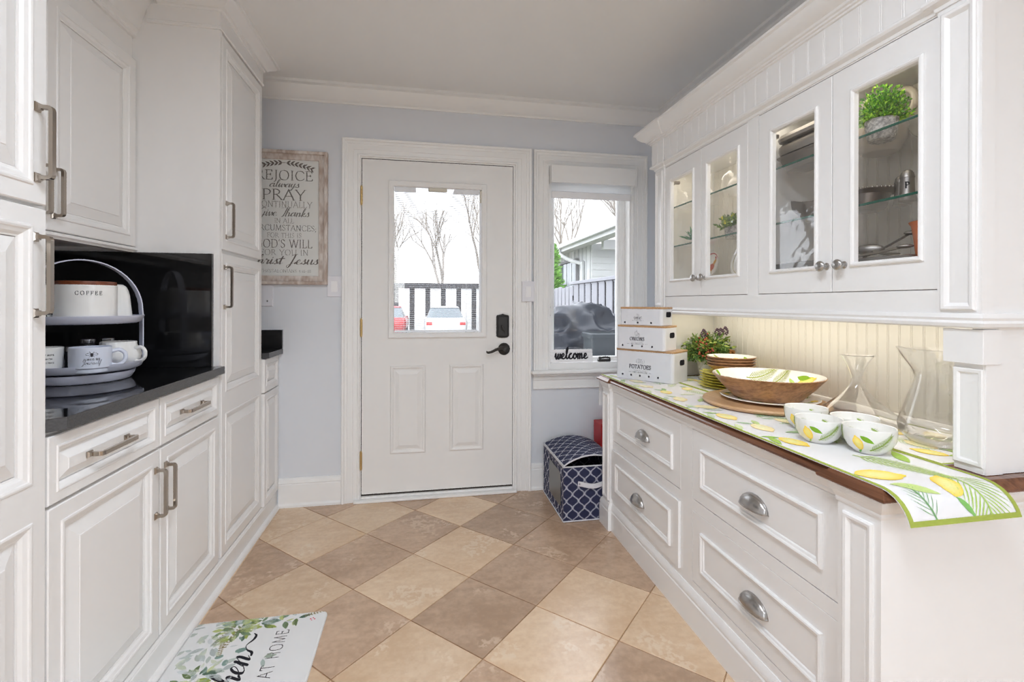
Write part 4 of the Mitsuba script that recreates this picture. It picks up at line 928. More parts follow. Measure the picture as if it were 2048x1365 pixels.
# three storage boxes
fd = np.array([0.588, -0.809, 0]); fd /= np.linalg.norm(fd); sdv = np.array([0.809, 0.588, 0])   # along the front, into the depth
up = np.array([0, 0, 1.0])
M('box_white', paint((0.74, 0.755, 0.80), 0.45))
def rounded(w, d, rad): return sbox(rad, rad, w - rad, d - rad).buffer(rad, quad_segs=4)
def food_box(label, corner, w, d, h, holes, word, art, tsize):
    """corner: the front corner nearest the viewer on the ground; X runs from the far end to that corner"""
    k = thing('storage_box', label, 'storage box', 'white vegetable boxes stacked on the counter')
    o = np.array(corner, float) - fd * w
    B = dict(o=o, ex=fd, ey=sdv, ez=up)
    pts = np.array(shapely.geometry.polygon.orient(rounded(w, d, 0.016)).exterior.coords)[:-1]
    add(k + '__body', xf(stack(pts, [(-0.002, 0), (0, 0.002), (0.0, h - 0.002), (-0.0015, h)]), **B), 'box_white', smooth=35)
    add(k + '__lid', xf(stack(pts, [(-0.004, h - 0.004), (0.001, h + 0.0005), (0.002, h + 0.002), (0.002, h + 0.0075), (0.0005, h + 0.009)]), **B), 'lid_wood', smooth=35)
    F = lambda q: o + q[:, :1] * fd + (q[:, 1:2]) * up - sdv * 0.0004
    for i in range(holes):
        x = w * (0.13 + 0.62 * i / max(1, holes - 1)) if holes > 1 else w / 2
        add(k + '__air_hole', xf(lathe([(0, 0.0005), (0.0042, 0.0005), (0.0048, 0.0), (0.0048, -0.001)], 12), o=o + fd * x + up * (h * 0.16), ex=fd, ey=up, ez=-sdv), 'black_ink')
    g = sbox(-0.016, -0.004, 0.016, 0.004).buffer(0.009, quad_segs=5)
    E0 = o + fd * w
    add(k + '__hand_hole', xf(extrude(g, 0.0012), o=E0 + sdv * d * .56 + up * h * .66, ex=sdv, ey=up, ez=fd), 'black_ink')
    pr = Print(); ink = srgb(52, 52, 62); cx = w * 0.44
    pr.put(affinity.translate(caps(word, tsize, .2, .08, track=.1), cx, h * .40), ink, 0)
    pr.put(affinity.translate(sbox(-tsize * 1.9, 0, tsize * 1.9, .0009), cx, h * .40 - tsize * .55), ink, 0)
    pr.put(affinity.translate(caps('ENJOY YOUR KITCHEN', tsize * .3, .16, .09, track=.12), cx, h * .40 - tsize * 1.15), ink, 0)
    for s in (-1, 1): pr.put(affinity.translate(sbox(-tsize * .4, 0, tsize * .4, .0009), cx + s * tsize * 2.9, h * .40 - tsize * 1.05), ink, 0)
    for ln in art: pr.put(affinity.translate(affinity.scale(unary_union(stroke(ln, lambda d: .045)), tsize, tsize, origin=(0, 0)), cx, h * .40 + tsize * 1.5), ink, 0)
    pr.emit(k + '__lettering', F)
    return k
def oval(cx, cy, rx, ry, a=0, n=18):
    t = np.linspace(0, 2 * np.pi, n); q = np.c_[rx * np.cos(t), ry * np.sin(t)]; c, s = math.cos(a), math.sin(a)
    return q @ np.array([[c, s], [-s, c]]) + [cx, cy]
potato = [oval(-.55, .55, .62, .5, .4), oval(.1, .35, .55, .72, .2), oval(.75, .5, .55, .5, -.4)] + [[(x, y), (x + .1, y + .05)] for x, y in ((0, .5), (.15, .2), (-.05, .1), (.7, .5), (-.6, .6))]
onion = [oval(-.2, .6, .62, .66), oval(.4, .15, .55, .5, .3), oval(.42, .15, .3, .2, .3), [(-.2, 1.25), (-.1, 1.5), (.0, 1.3)], spline([(-.2, 1.25), (-.6, .6), (-.3, 0)], 4), spline([(-.2, 1.25), (.1, .7), (-.1, .2)], 4)]
garlic = [oval(-.25, .45, .5, .5), oval(.45, .4, .42, .42), [(-.3, .95), (-.2, 1.2)], spline([(-.25, .95), (-.45, .5), (-.3, 0)], 4), spline([(.45, .82), (.6, .4), (.45, 0)], 4)]
c0 = np.array([1.173, 2.093, TOPZ - 0.0012])
food_box('large white box lettered POTATOES with a wooden lid, lowest of its stack', c0, 0.314, 0.170, 0.146, 5, 'POTATOES', potato, 0.0188)
c1 = np.array([1.138, 2.112, TOPZ - .0012 + .1555])
food_box('medium white box lettered ONIONS with a wooden lid, middle of its stack', c1, 0.262, 0.140, 0.113, 4, 'ONIONS', onion, 0.0168)
c2 = np.array([1.128, 2.118, TOPZ - .0012 + .1555 + .1225])
food_box('small white box lettered GARLIC with a wooden lid, topmost of its stack', c2, 0.232, 0.118, 0.082, 3, 'GARLIC', garlic, 0.0095)

# flower pot
k = thing('flower_pot', 'cream footed pot of artificial flowers, berries and leaves by the stacked boxes', 'flower pot')
px, py = 1.435, 2.205
M('pot_cream', paint(lin(214, 212, 196), 0.6, .2))
add(k + '__pot', mv(lathe([(0, 0), (0.050, 0), (0.053, 0.004), (0.052, 0.012), (0.046, 0.018), (0.047, 0.022), (0.060, 0.085), (0.063, 0.092), (0.069, 0.095), (0.072, 0.100), (0.072, 0.108), (0.068, 0.112), (0.063, 0.110), (0.060, 0.095), (0, 0.095)], 40), px, py, TOPZ), 'pot_cream', smooth=40)
orn = []
for a in np.linspace(0, 2 * np.pi, 9)[:-1]:
    cpt = np.array([px + .0545 * math.cos(a), py + .0545 * math.sin(a), TOPZ + .062]); t = np.array([-math.sin(a), math.cos(a), 0])
    for dx in (-2, -1, 0, 1, 2):
        d = t * .006 * dx + up * (.014 - abs(dx) * .003)
        orn.append(tube([cpt - up * .004 + t * .002 * dx, cpt + d * .6, cpt + d], [.0022, .0028, .0014], 5))
    orn.append(ball(cpt - up * .012, .004, 1))
add(k + '__ornament', orn, 'pot_cream', smooth=40, kind='stuff')
add(k + '__soil', mv(lathe([(0, 0.1), (0.061, 0.1), (0.061, 0.096)], 24), px, py, TOPZ), 'dark_gap')
F = Foliage(); r = random.Random(3); c = np.array([px, py, TOPZ + .10])
cols = [srgb(98, 130, 58), srgb(124, 150, 72), srgb(76, 112, 52), srgb(150, 168, 84), srgb(110, 124, 40)]
for i in range(300):
    d = rdir(r, 0.0, 1.0); L = r.uniform(.075, .150) * (1.0 - .12 * d[2]); tip = c + d * [L * 1.05, L * 1.05, L * 1.05]
    if tip[0] > 1.535 or tip[0] < 1.325 or tip[1] > 2.335 or (tip[1] < 2.10 and tip[2] < .95): continue
    F.mesh(tube([c + d * .01, (c + tip) / 2 + up * .008, tip], .0011, 4), cols[2])
    for t in np.linspace(.35, 1, 7):
        q = c + (tip - c) * t; col = cols[r.randrange(5)] * r.uniform(.8, 1.2)
        for _ in range(2): F.leaf(q, d * .5 + rdir(r) * .7, rdir(r), r.uniform(.018, .030), r.uniform(.007, .012), col)
F.emit(k + '__foliage')
F = Foliage()
for i in range(60):
    a = r.uniform(0, 1); q = c + np.array([-.055 + r.gauss(0, .022), -.045 + r.gauss(0, .022), .055 + r.gauss(0, .03)])
    F.mesh(ball(q, r.uniform(.0045, .0065), 1), srgb(*[(170, 84, 56), (190, 110, 74), (130, 58, 44)][i % 3]))
F.emit(k + '__berries', kind='stuff')
for dx, dy, dz in ((-.045, -.02, .136), (.03, -.05, .142), (.048, -.06, .150), (.044, .0, .138)):
    F = Foliage()
    for i in range(26):
        t = i / 25; a = i * 2.4; rr = .011 * math.sin(math.pi * (0.15 + .85 * t)) + .002
        F.mesh(ball(c + [dx + rr * math.cos(a), dy + rr * math.sin(a), dz - .02 + .04 * t], .0038, 1), srgb(92, 72, 84) * (0.8 + .4 * ((i * 7) % 5) / 5))
    F.emit(k + '__seed_head', kind='stuff')
F = Foliage()
for (dx, dy, dz) in ((.06, -.085, .05), (.075, -.075, .045)):
    for i in range(14): F.leaf(c + [dx, dy, dz], rdir(r), rdir(r), .018, .008, srgb(168, 116, 60))
F.emit(k + '__flower', kind='stuff')

# stack of yellow plates and wooden bowls
M('plate_yellow', paint(lin(255, 230, 118), 0.3))
M('enamel_white', paint((0.80, 0.79, 0.76), 0.12))
sx, sy = 1.397, 1.978
def scallop(prof, n=96, waves=12, amp=.05):
    v, f = lathe(prof, n); v = np.array(v); a = np.arctan2(v[:, 1], v[:, 0]); R = np.hypot(v[:, 0], v[:, 1])
    k = 1 + amp * np.cos(waves * a) * np.clip((R - .05) / .08, 0, 1); v[:, 0] *= k; v[:, 1] *= k
    v[:, 2] += .002 * np.cos(waves * a) * np.clip((R - .08) / .05, 0, 1)
    return v, f
pm_ = scallop([(0, 0), (.075, 0), (.085, .002), (.124, .0075), (.130, .0105), (.126, .0110), (.085, .0045), (0, .004)])
z = TOPZ
names = ['lowest', 'second', 'third', 'fourth', 'fifth', 'sixth']
for i in range(6):
    s = 1.0 if i else 1.06
    kk = add('plate', mv((pm_[0] * [s, s, 1], pm_[1]), sx, sy, z), 'plate_yellow', smooth=40)
    tag(kk, 'yellow scalloped plate, %s from the bottom of the stack behind the salad bowl' % names[i] if i else 'yellow scalloped plate, lowest of the stack behind the salad bowl', 'plate', 'yellow plates stacked behind the salad bowl')
    z += .0118
z += 0.0
def wood_bowl(key_name, label, cx, cy, z, rt, rb, h, th, motifs, group=None, tilt=0):
    k = thing(key_name, label, 'bowl', group)
    out = [(0, 0), (rb * .97, 0), (rb, .003), (rb + (rt - rb) * .5, h * .48), (rt, h - .002), (rt - th * .3, h)]
    inn = [(rt - th * .3, h), (rt - th, h - .001), (rb + (rt - rb) * .5 - th, h * .48 + th * .5), (rb - th * .6, th * 1.4), (rb * .5, th), (0, th)]
    add(k + '__shell', mv(lathe(out, 64), cx, cy, z), 'acacia', smooth=40)
    add(k + '__enamel', mv(lathe(inn, 64), cx, cy, z), 'enamel_white', smooth=40)
    if motifs:
        ip = np.array(inn[1:])[::-1]; ss = np.r_[0, np.cumsum(np.hypot(*np.diff(ip, axis=0).T))]
        def fn(q):
            R = np.hypot(q[:, 0], q[:, 1]); a = np.arctan2(q[:, 1], q[:, 0])
            rr = np.interp(R, ss, ip[:, 0]); zz = np.interp(R, ss, ip[:, 1])
            rr = rr - .0008
            return np.c_[cx + rr * np.cos(a), cy + rr * np.sin(a), z + zz + .0006]
        pr = Print()
        for m in motifs:
            if m[0] == 'lemon': put_lemon(pr, m[1], m[2], m[3], m[4], pale=.1)
            elif m[0] == 'frond': put_frond(pr, m[1], m[2], m[3], m[4], srgb(150, 160, 70), n=15)
            else: pr.put(place(leaf2(m[3], m[3] * .38, .1), m[1], m[2], m[4]), srgb(140, 180, 60))
        pr.emit(k + '__print', fn)
    return k
for i in range(4):
    mo = [('lemon', .055, .03, .045, 80), ('leaf', .03, .045, .04, 150, 0), ('leaf', .075, -.01, .04, 60, 0), ('frond', -.01, .05, .05, 100), ('lemon', -.05, -.04, .045, 10), ('leaf', 0, -.06, .04, 200, 0)] if i == 3 else []
    wood_bowl('bowl', 'small wooden bowl with white enamel inside, %s of the stack behind the salad bowl' % ['lowest', 'second lowest', 'second highest', 'topmost'][i], sx, sy, z, .106, .066, .036, .006, mo, 'wooden bowls stacked behind the salad bowl')
    z += .0125
# board, plate and salad bowl
bx, by = 1.295, 1.632
kb = fresh('serving_board'); scene[kb] = mikit.ply(mv(lathe([(0, 0), (.212, 0), (.219, .004), (.222, .010), (.219, .016), (.213, .0185), (0, .0185)], 72), bx, by, TOPZ - .001), 'light_wood', smooth=40)
tag(kb, 'round light wooden serving board under the large salad bowl', 'serving board')
kp = thing('plate', 'white patterned dinner plate between the wooden board and the salad bowl', 'plate')
zb = TOPZ + .0178
add(kp + '__body', mv(lathe([(0, 0), (.10, 0), (.135, .004), (.168, .010), (.1725, .013), (.170, .0155), (.160, .014), (.12, .008), (0, .007)], 72), bx + .012, by - .01, zb), 'enamel_white', smooth=40)
pr = Print()
for i in range(14):
    a = i * 2 * math.pi / 14
    if i % 3 == 0: put_lemon(pr, .150 * math.cos(a), .150 * math.sin(a), .035, math.degrees(a) + 90, pale=.1)
    else: put_frond(pr, .130 * math.cos(a), .130 * math.sin(a), .045, math.degrees(a) + 60, srgb(140, 160, 90), n=8)
pr.emit(kp + '__print', lambda q: np.c_[bx + .012 + q[:, 0], by - .01 + q[:, 1], zb + np.interp(np.hypot(q[:, 0], q[:, 1]), [0, .12, .160, .170], [.007, .008, .014, .0155]) + .0006])
mo = [('lemon', -.16, .085, .085, 150), ('leaf', -.13, .14, .07, 100, 0), ('leaf', -.075, .155, .08, -60, 0), ('frond', .03, .17, .13, -20), ('frond', .10, .10, .10, -10), ('lemon', .17, -.02, .085, -60), ('leaf', .19, .04, .07, -90, 0), ('lemon', .02, -.16, .08, 10), ('frond', -.12, -.08, .1, 200), ('leaf', -.19, 0, .07, 230, 0), ('lemon', .02, .02, .08, 30)]
wood_bowl('bowl', 'large flared wooden salad bowl with lemon print inside, on the round board', bx + .006, by - .008, zb + .0085, .196, .120, .088, .008, mo)

# four small bowls
def small_bowl(label, cx, cy, ang):
    k = thing('bowl', label, 'bowl', 'small white lemon bowls in front of the decanter')
    out = [(0, .0015), (.026, .0015), (.028, 0), (.031, .0), (.034, .003), (.047, .014), (.056, .031), (.0595, .050), (.0600, .064), (.0590, .0665)]
    inn = [(.0590, .0665), (.0565, .0650), (.0560, .050), (.0520, .032), (.043, .016), (.030, .0075), (0, .006)]
    add(k + '__body', mv(lathe(out + inn[1:], 56), cx, cy, TOPZ - .001), 'ceramic_white', smooth=45)
    op = np.array(out[4:]); zs = np.r_[0, np.cumsum(np.hypot(*np.diff(op, axis=0).T))]
    def fo(q):  # x: arc length at r .06, y: up the outside
        a = q[:, 0] / .058; rr = np.interp(q[:, 1], zs, op[:, 0]) + .0006; zz = np.interp(q[:, 1], zs, op[:, 1])
        return np.c_[cx + rr * np.cos(a), cy + rr * np.sin(a), TOPZ - .001 + zz]
    pr = Print(); fa = math.radians(ang) * .058
    for o, dd in ((0, 1), (.185, 1)):
        put_lemon(pr, fa + o - .028, .034, .036, 105, .006, pale=.05)
        pr.put(place(leaf2(.034, .013, .1), fa + o - .022, .056, -35), srgb(130, 175, 60), .008)
        put_frond(pr, fa + o + .0, .016, .062, 32, srgb(150, 172, 96), n=13, leafL=.022, edge=.008)
        put_frond(pr, fa + o + .085, .02, .05, 60, srgb(150, 172, 96), n=11, leafL=.02, edge=.008)
    pr.emit(k + '__print', fo)
    ip = np.array(inn[1:])[::-1]; s2 = np.r_[0, np.cumsum(np.hypot(*np.diff(ip, axis=0).T))]
    def fi(q):
        R = np.hypot(q[:, 0], q[:, 1]); a = np.arctan2(q[:, 1], q[:, 0])
        return np.c_[cx + (np.interp(R, s2, ip[:, 0]) - .0006) * np.cos(a), cy + (np.interp(R, s2, ip[:, 0]) - .0006) * np.sin(a), TOPZ - .001 + np.interp(R, s2, ip[:, 1]) + .0004]
    pr = Print()
    for i in range(6):
        a = i * math.pi / 3 + .3
        put_frond(pr, .072 * math.cos(a), .072 * math.sin(a), .026, math.degrees(a) + 70, srgb(150, 172, 96), n=9, leafL=.012, edge=.01)
    pr.emit(k + '__inner_print', fi)
small_bowl('white lemon-print bowl left of the front pair, in front of the decanter', 1.098, 1.165, 228)
small_bowl('white lemon-print bowl nearest the overhanging end of the runner', 1.150, 1.058, 226)
small_bowl('white lemon-print bowl standing against the round wooden board', 1.172, 1.292, 222)
small_bowl('white lemon-print bowl at the back, nearest the glass decanter', 1.212, 1.160, 226)

# glass decanter and pitcher
def thin_glass(name, label, cat_, prof, cx, cy, z, th=.0022, n=72):
    k = thing(name, label, cat_)
    p = np.array(prof, float); tt = np.gradient(p, axis=0); tt /= np.linalg.norm(tt, axis=1, keepdims=True) + 1e-12
    inn = p + np.c_[-tt[:, 1], tt[:, 0]] * th; inn[:, 0] = np.maximum(inn[:, 0], 0); inn[0, 0] = 0; p = np.vstack([p, inn[::-1]])
    add(k + '__body', mv(lathe(p, n), cx, cy, z), 'solid_glass', smooth=60)
    return k
dx_, dy_ = 1.360, 1.294
dec = spline([(0.0, .002), (.06, .002), (.105, .004), (.122, .012), (.126, .020), (.118, .032), (.085, .058), (.045, .092), (.024, .118), (.0165, .138), (.0165, .150), (.022, .168), (.035, .195), (.047, .213)], 4) * [.972, 1.05]
k = thin_glass('decanter', 'wide-based clear glass wine decanter with a flared neck', 'decanter', dec, dx_, dy_, TOPZ - .001)
px_, py_ = 1.407, 1.078
pit = spline([(0, .003), (.06, .003), (.072, .006), (.088, .024), (.095, .045), (.093, .062), (.080, .110), (.064, .165), (.058, .195), (.060, .210), (.068, .235), (.076, .262)], 4)
tt = np.gradient(pit, axis=0); tt /= np.linalg.norm(tt, axis=1, keepdims=True) + 1e-12; inn = pit + np.c_[-tt[:, 1], tt[:, 0]] * .0026; inn[:, 0] = np.maximum(inn[:, 0], 0); inn[0, 0] = 0
v, f = lathe(np.vstack([pit, inn[::-1]]), 72); v = np.array(v)
a = np.arctan2(v[:, 1], v[:, 0]); wgt = np.exp(-((np.angle(np.exp(1j * (a - 2.4)))) / .35) ** 2) * np.clip((v[:, 2] - .19) / .07, 0, 1)
v[:, 0] += .024 * wgt * math.cos(2.4); v[:, 1] += .024 * wgt * math.sin(2.4); v[:, 2] += .004 * wgt
k = thing('pitcher', 'clear glass pitcher with a spout beside the cabinet post', 'pitcher')
add(k + '__body', mv((v, f), px_, py_, TOPZ - .001), 'solid_glass', smooth=60)
hd = np.array([math.cos(-.74), math.sin(-.74), 0])
hp = spline([hd * .060 + up * .205, hd * .095 + up * .222, hd * .125 + up * .190, hd * .130 + up * .140, hd * .110 + up * .095, hd * .084 + up * .085], 6)
add(k + '__handle', mv(tube(hp, .007, 10), px_, py_, TOPZ - .001), 'solid_glass', smooth=60)
cut = []
for i in range(28):
    a0 = i * 2 * np.pi / 28
    pts = []
    for t in np.linspace(0, 1, 6):
        zz = .012 + .035 * t; rr = np.interp(zz, [.006, .024, .045], [.0725, .0885, .0955]); aa = a0 + .45 * t
        pts.append((px_ + rr * math.cos(aa), py_ + rr * math.sin(aa), TOPZ + zz))
    cut.append(tube(pts, .0012, 4))
add(k + '__cut_pattern', cut, 'clear_glass', smooth=60, kind='stuff')
# ---------------------------------------------------------------- wall sign, switches
def fit(g, w):
    b = g.bounds; s = w / (b[2] - b[0])
    return affinity.scale(affinity.translate(g, -(b[0] + b[2]) / 2, 0), s, 1, origin=(0, 0))
K = thing('wall_sign', 'framed scripture sign with whitewashed wooden frame on the wall left of the door', 'wall sign')
sx0, sz0, sw, sh = -1.021, 1.283, 0.472, 0.769
M('sign_face', two({'type': 'diffuse', 'reflectance': rgb(lin(218, 219, 216))}))
add(K + '__board', xf(box(0.01, 0.01, 0.002, sw - 0.01, sh - 0.01, 0.008), o=(sx0, WY, sz0), **BACK), 'sign_face')
add(K + '__frame', xf(frame_closed(sw, sh, [(0, 0.001), (0, 0.030), (0.003, 0.032), (0.015, 0.032), (0.018, 0.030), (0.019, 0.018), (0.048, 0.017), (0.050, 0.015), (0.050, 0.002)]), o=(sx0, WY, sz0), **BACK), 'whitewashed_wood')
pr = Print(); ink = srgb(118, 116, 112); ink2 = srgb(142, 140, 136); ink3 = srgb(108, 102, 98)
cx = -0.787 - sx0
rows = [('REJOICE', 1.885, .054, .31, 0, ink), ('always', 1.843, .020, .165, 1, ink), ('PRAY', 1.770, .060, .24, 0, ink), ('CONTINUALLY', 1.727, .034, .305, 0, ink2), ('Give Thanks', 1.676, .022, .275, 1, ink), ('IN ALL', 1.636, .027, .105, 0, ink2),
        ('CIRCUMSTANCES;', 1.593, .032, .345, 0, ink), ('FOR THIS IS', 1.553, .026, .185, 0, ink2), ("GOD'S WILL", 1.495, .046, .305, 0, ink3), ('FOR YOU IN', 1.452, .031, .26, 0, ink2), ('Christ Jesus', 1.400, .026, .375, 1, ink3), ('1 THESSALONIANS 5:16-18', 1.352, .017, .29, 0, ink2)]
for t, z, h, w, cur, col in rows:
    g = cursive(t, h, .22, .06) if cur else caps(t, h, .095, .035)
    pr.put(affinity.translate(fit(g, w), cx, z - sz0), col, 0)
ly = 1.972 - sz0
for sd in (-1, 1):
    sp = np.array([(sd * t * .150, .012 - .030 * t ** 1.8) for t in np.linspace(0, 1, 9)])
    pr.put(affinity.translate(LineString(sp).buffer(.0011), cx, ly), ink3, 0)
    for i in range(7):
        t = (i + .6) / 7; c = (cx + sd * t * .150, ly + .012 - .030 * t ** 1.8); a = 0 if sd > 0 else 180
        for q in (-1, 1): pr.put(place(leaf2(.028, .009), c[0], c[1], a - sd * 22 * t + q * 33), ink3, 0)
pr.emit(K + '__lettering', lambda q: np.c_[sx0 + q[:, 0], np.full(len(q), WY - 0.0085), sz0 + q[:, 1]])
def wall_plate(name, label, x0, z0, x1, z1, t, rocker=None, screws=()):
    k = thing(name, label, 'switch plate' if rocker else 'cover plate')
    add(k + '__plate', xf(stack(np.array([(0, 0), (x1 - x0, 0), (x1 - x0, z1 - z0), (0, z1 - z0)]), [(0, .0002), (0, t - .002), (-.002, t)]), o=(x0, WY, z0), **BACK), 'switch_white')
    if rocker:
        a, b, c, d = rocker
        add(k + '__rocker_frame', xf(mv(frame_closed(c - a + .006, d - b + .006, [(0, t - .0005), (0, t + .001), (.003, t + .001), (.003, t - .0005)]), a - .003, b - .003), o=(x0, WY, z0), **BACK), 'switch_white')
        add(k + '__rocker', xf(cat([hull([(a, b, t), (c, b, t), (a, d, t), (c, d, t), (a, b, t + .0015), (c, b, t + .0015), (a, (b + d) / 2, t + .003), (c, (b + d) / 2, t + .003), (a, d, t + .006), (c, d, t + .006)])]), o=(x0, WY, z0), **BACK), 'plastic_white')
    for s in screws:
        add(k + '__screw', xf(mv(lathe([(0, t + .002), (.004, t + .0015), (.0048, t), (.0048, t - .001)], 14), *s), o=(x0, WY, z0), **BACK), 'steel', smooth=30)
wall_plate('switch_plate', 'white light switch plate between the wall sign and the door casing', -0.553, 1.213, -0.4705, 1.335, .006, (.023, .028, .058, .092))
k = wall_plate('switch_plate', 'white remote switch box mounted over the casings between door and window', 0.606, 1.188, 0.684, 1.315, .034, (.022, .028, .056, .096))
wall_plate('cover_plate', 'pale square cover plate with one screw below the wall sign', -0.985, 1.157, -0.848, 1.2825, .008, None, ((.108, .030, 0),))

# welcome sign on the window sill
K = thing('welcome_sign', 'small white board sign lettered welcome on the window sill', 'sign')
wx, wz, ww, wh = 0.800, 0.7975, 0.285, 0.084
tilt = math.radians(12); B = dict(o=(wx, WY + 0.012, wz), ex=(1, 0, 0), ey=(0, math.sin(tilt), math.cos(tilt)), ez=(0, -math.cos(tilt), math.sin(tilt)))
bd = []
for i in range(4):
    add(K + '__plank', xf(box(0, i * wh / 4 + .0006, 0, ww, (i + 1) * wh / 4 - .0006, .010, .001), **B), 'plastic_white')
wg = fit(cursive('welcome', .034, .27, .20, .05), .225)
add(K + '__lettering', xf(mv(extrude(wg, .004), ww * .49, .022, .0102), **B), 'black_ink')

# ---------------------------------------------------------------- floor things
K = thing('storage_basket', 'navy fabric storage basket with white trellis pattern and open arched lid', 'basket')
bx0, bx1, by0, by1, bh = 0.742, 1.070, 2.462, 2.890, 0.298
def trellis(p, n, uv):
    u, v = uv.x / 0.0675, uv.y / 0.074
    w = dr.cos(2 * math.pi * v); sh = 0.215 * w * (1.18 - 0.18 * w * w); sl = 0.215 * 2 * math.pi * dr.sin(2 * math.pi * v)
    d = mi.Float(9)
    for m in (-1, 0, 1, 2):
        k = dr.floor(2 * u) + m
        odd = k - 2 * dr.floor(k / 2)
        d = dr.minimum(d, dr.abs(u - (k / 2 + dr.select(odd > 0.5, -1.0, 1.0) * sh)))
    d = d / dr.sqrt(1 + sl * sl)
    on = dr.select((d > 0.010) & (d < 0.042), 1.0, 0.0)
    thread = 0.85 + 0.3 * noise(uv.x * 1500, uv.y * 1500, 0.0)
    return mix((0.012, 0.016, 0.055), (0.50, 0.50, 0.56), on) * thread
M('trellis_fabric', two({'type': 'principled', 'base_color': proc(trellis), 'roughness': 0.7, 'sheen': 0.3}))
M('piping_white', paint((0.72, 0.72, 0.76), 0.6))
def quad_uv(key, corners, nu, nv, w, h, off=(0, 0), bulge=None, bsdf='trellis_fabric'):
    P = np.array(corners, float); v, uv, f = [], [], []
    for j in range(nv + 1):
        for i in range(nu + 1):
            s, t = i / nu, j / nv
            q = P[0] * (1 - s) * (1 - t) + P[1] * s * (1 - t) + P[2] * s * t + P[3] * (1 - s) * t
            if bulge is not None: q = q + bulge(s, t)
            v.append(q); uv.append((off[0] + s * w, off[1] + t * h))
    for j in range(nv):
        for i in range(nu):
            a = j * (nu + 1) + i; f += [[a, a + 1, a + nu + 2], [a, a + nu + 2, a + nu + 1]]
    k = fresh(key); scene[k] = mikit.ply((np.array(v), np.array(f)), bsdf, smooth=True, uv=np.array(uv)); return k
A, Bc, Cc, Dd = (bx0, by0), (bx1, by0), (bx1, by1), (bx0, by1)
W3 = lambda p, z: np.array([p[0], p[1], z])
wob = lambda nx, ny, amp, ph: (lambda s, t: np.array([nx, ny, 0]) * amp * math.sin(math.pi * s) * math.sin(math.pi * t) * (1 + .6 * math.sin(7 * s + 5 * t + ph)))
quad_uv(K + '__front_panel', [W3(A, .004), W3(Bc, .004), W3(Bc, bh), W3(A, bh)], 16, 14, .33, .296, (0.034, 0.0), wob(0, -1, .004, 0))
quad_uv(K + '__side_panel', [W3(Dd, .004), W3(A, .004), W3(A, bh), W3(Dd, bh)], 20, 14, .43, .296, (0.01, 0), wob(1, 0, .012, 1))
quad_uv(K + '__side_panel', [W3(Bc, .004), W3(Cc, .004), W3(Cc, bh), W3(Bc, bh)], 20, 14, .43, .296, (0.01, 0), wob(-1, 0, .006, 2))
quad_uv(K + '__back_panel', [W3(Cc, .004), W3(Dd, .004), W3(Dd, bh), W3(Cc, bh)], 16, 14, .33, .296, (0.02, 0))
add(K + '__base', box(bx0 + .001, by0 + .001, .0005, bx1 - .001, by1 - .001, .004), 'dark_gap')
M('mesh_window', paint((0.13, 0.13, 0.125), 0.35))
g = sbox(-.10, -.075, .10, .075).buffer(.02, quad_segs=4)
add(K + '__side_window', xf(extrude(g, .002), o=(bx0 - .0008 + .004, (by0 + by1) / 2 - .03, .155), ex=(0, -1, 0), ey=(0, 0, 1), ez=(-1, 0, 0)), 'mesh_window')
arch = lambda s: .052 * math.sin(math.pi * min(1, max(0, s))) ** .8
lidz = lambda s, t: np.array([0, 0, arch(s) * (1 - .15 * t)])
quad_uv(K + '__lid', [W3(A, bh + .004), W3(Bc, bh + .004), W3(Cc, bh + .004), W3(Dd, bh + .004)], 18, 18, .33, .43, (0, .3), lidz)
pip = lambda pts: tube(np.array(pts), .0042, 6)
add(K + '__piping', pip([W3(A, bh), W3(Bc, bh), W3(Cc, bh), W3(Dd, bh), W3(A, bh)]), 'piping_white')
add(K + '__piping', pip([W3(A, .006), W3(Bc, .006), W3(Cc, .006), W3(Dd, .006), W3(A, .006)]), 'piping_white')
add(K + '__lid_piping', pip([W3(A, bh + .006) * (1 - s) + W3(Bc, bh + .006) * s + lidz(s, 0) + [0, -.004, .001] for s in np.linspace(0, 1, 19)] ), 'piping_white', smooth=40)
add(K + '__lid_piping', pip([W3(A, bh + .008), W3(Dd, bh + .008)]), 'piping_white', smooth=40)
hp = spline([(.822, by0 - .003, .207), (.835, by0 - .012, .207), (.87, by0 - .020, .200), (.905, by0 - .022, .196), (.94, by0 - .020, .201), (.975, by0 - .012, .210), (.988, by0 - .003, .211)], 5)
add(K + '__strap', ribbon(hp, (0, 0, 1), .026, .003), 'piping_white', smooth=40)
for x, z in ((.829, .207), (.981, .211)): add(K + '__rivet', xf(lathe([(0, .004), (.003, .0035), (.0045, 0)], 12), o=(x, by0 - .010, z), **BACK), 'steel', smooth=30)
K = thing('carton', 'red printed cardboard carton between the basket and the drawer cabinet', 'box')
M('carton_red', paint(lin(196, 40, 44), .45))
add(K + '__body', box(1.082, 2.800, .0005, 1.330, 2.925, .430, .002), 'carton_red')
bc = [xf(box(i * .006, 0, 0, i * .006 + (.004 if i % 3 else .002), .05, .0006), o=(1.098, 2.7994, .335), **BACK) for i in range(9)]
add(K + '__label', xf(box(-.004, -.004, -.0002, .060, .054, .0003), o=(1.098, 2.7994, .335), **BACK), 'sign_face')
add(K + '__barcode', bc, 'carton_red', kind='stuff')

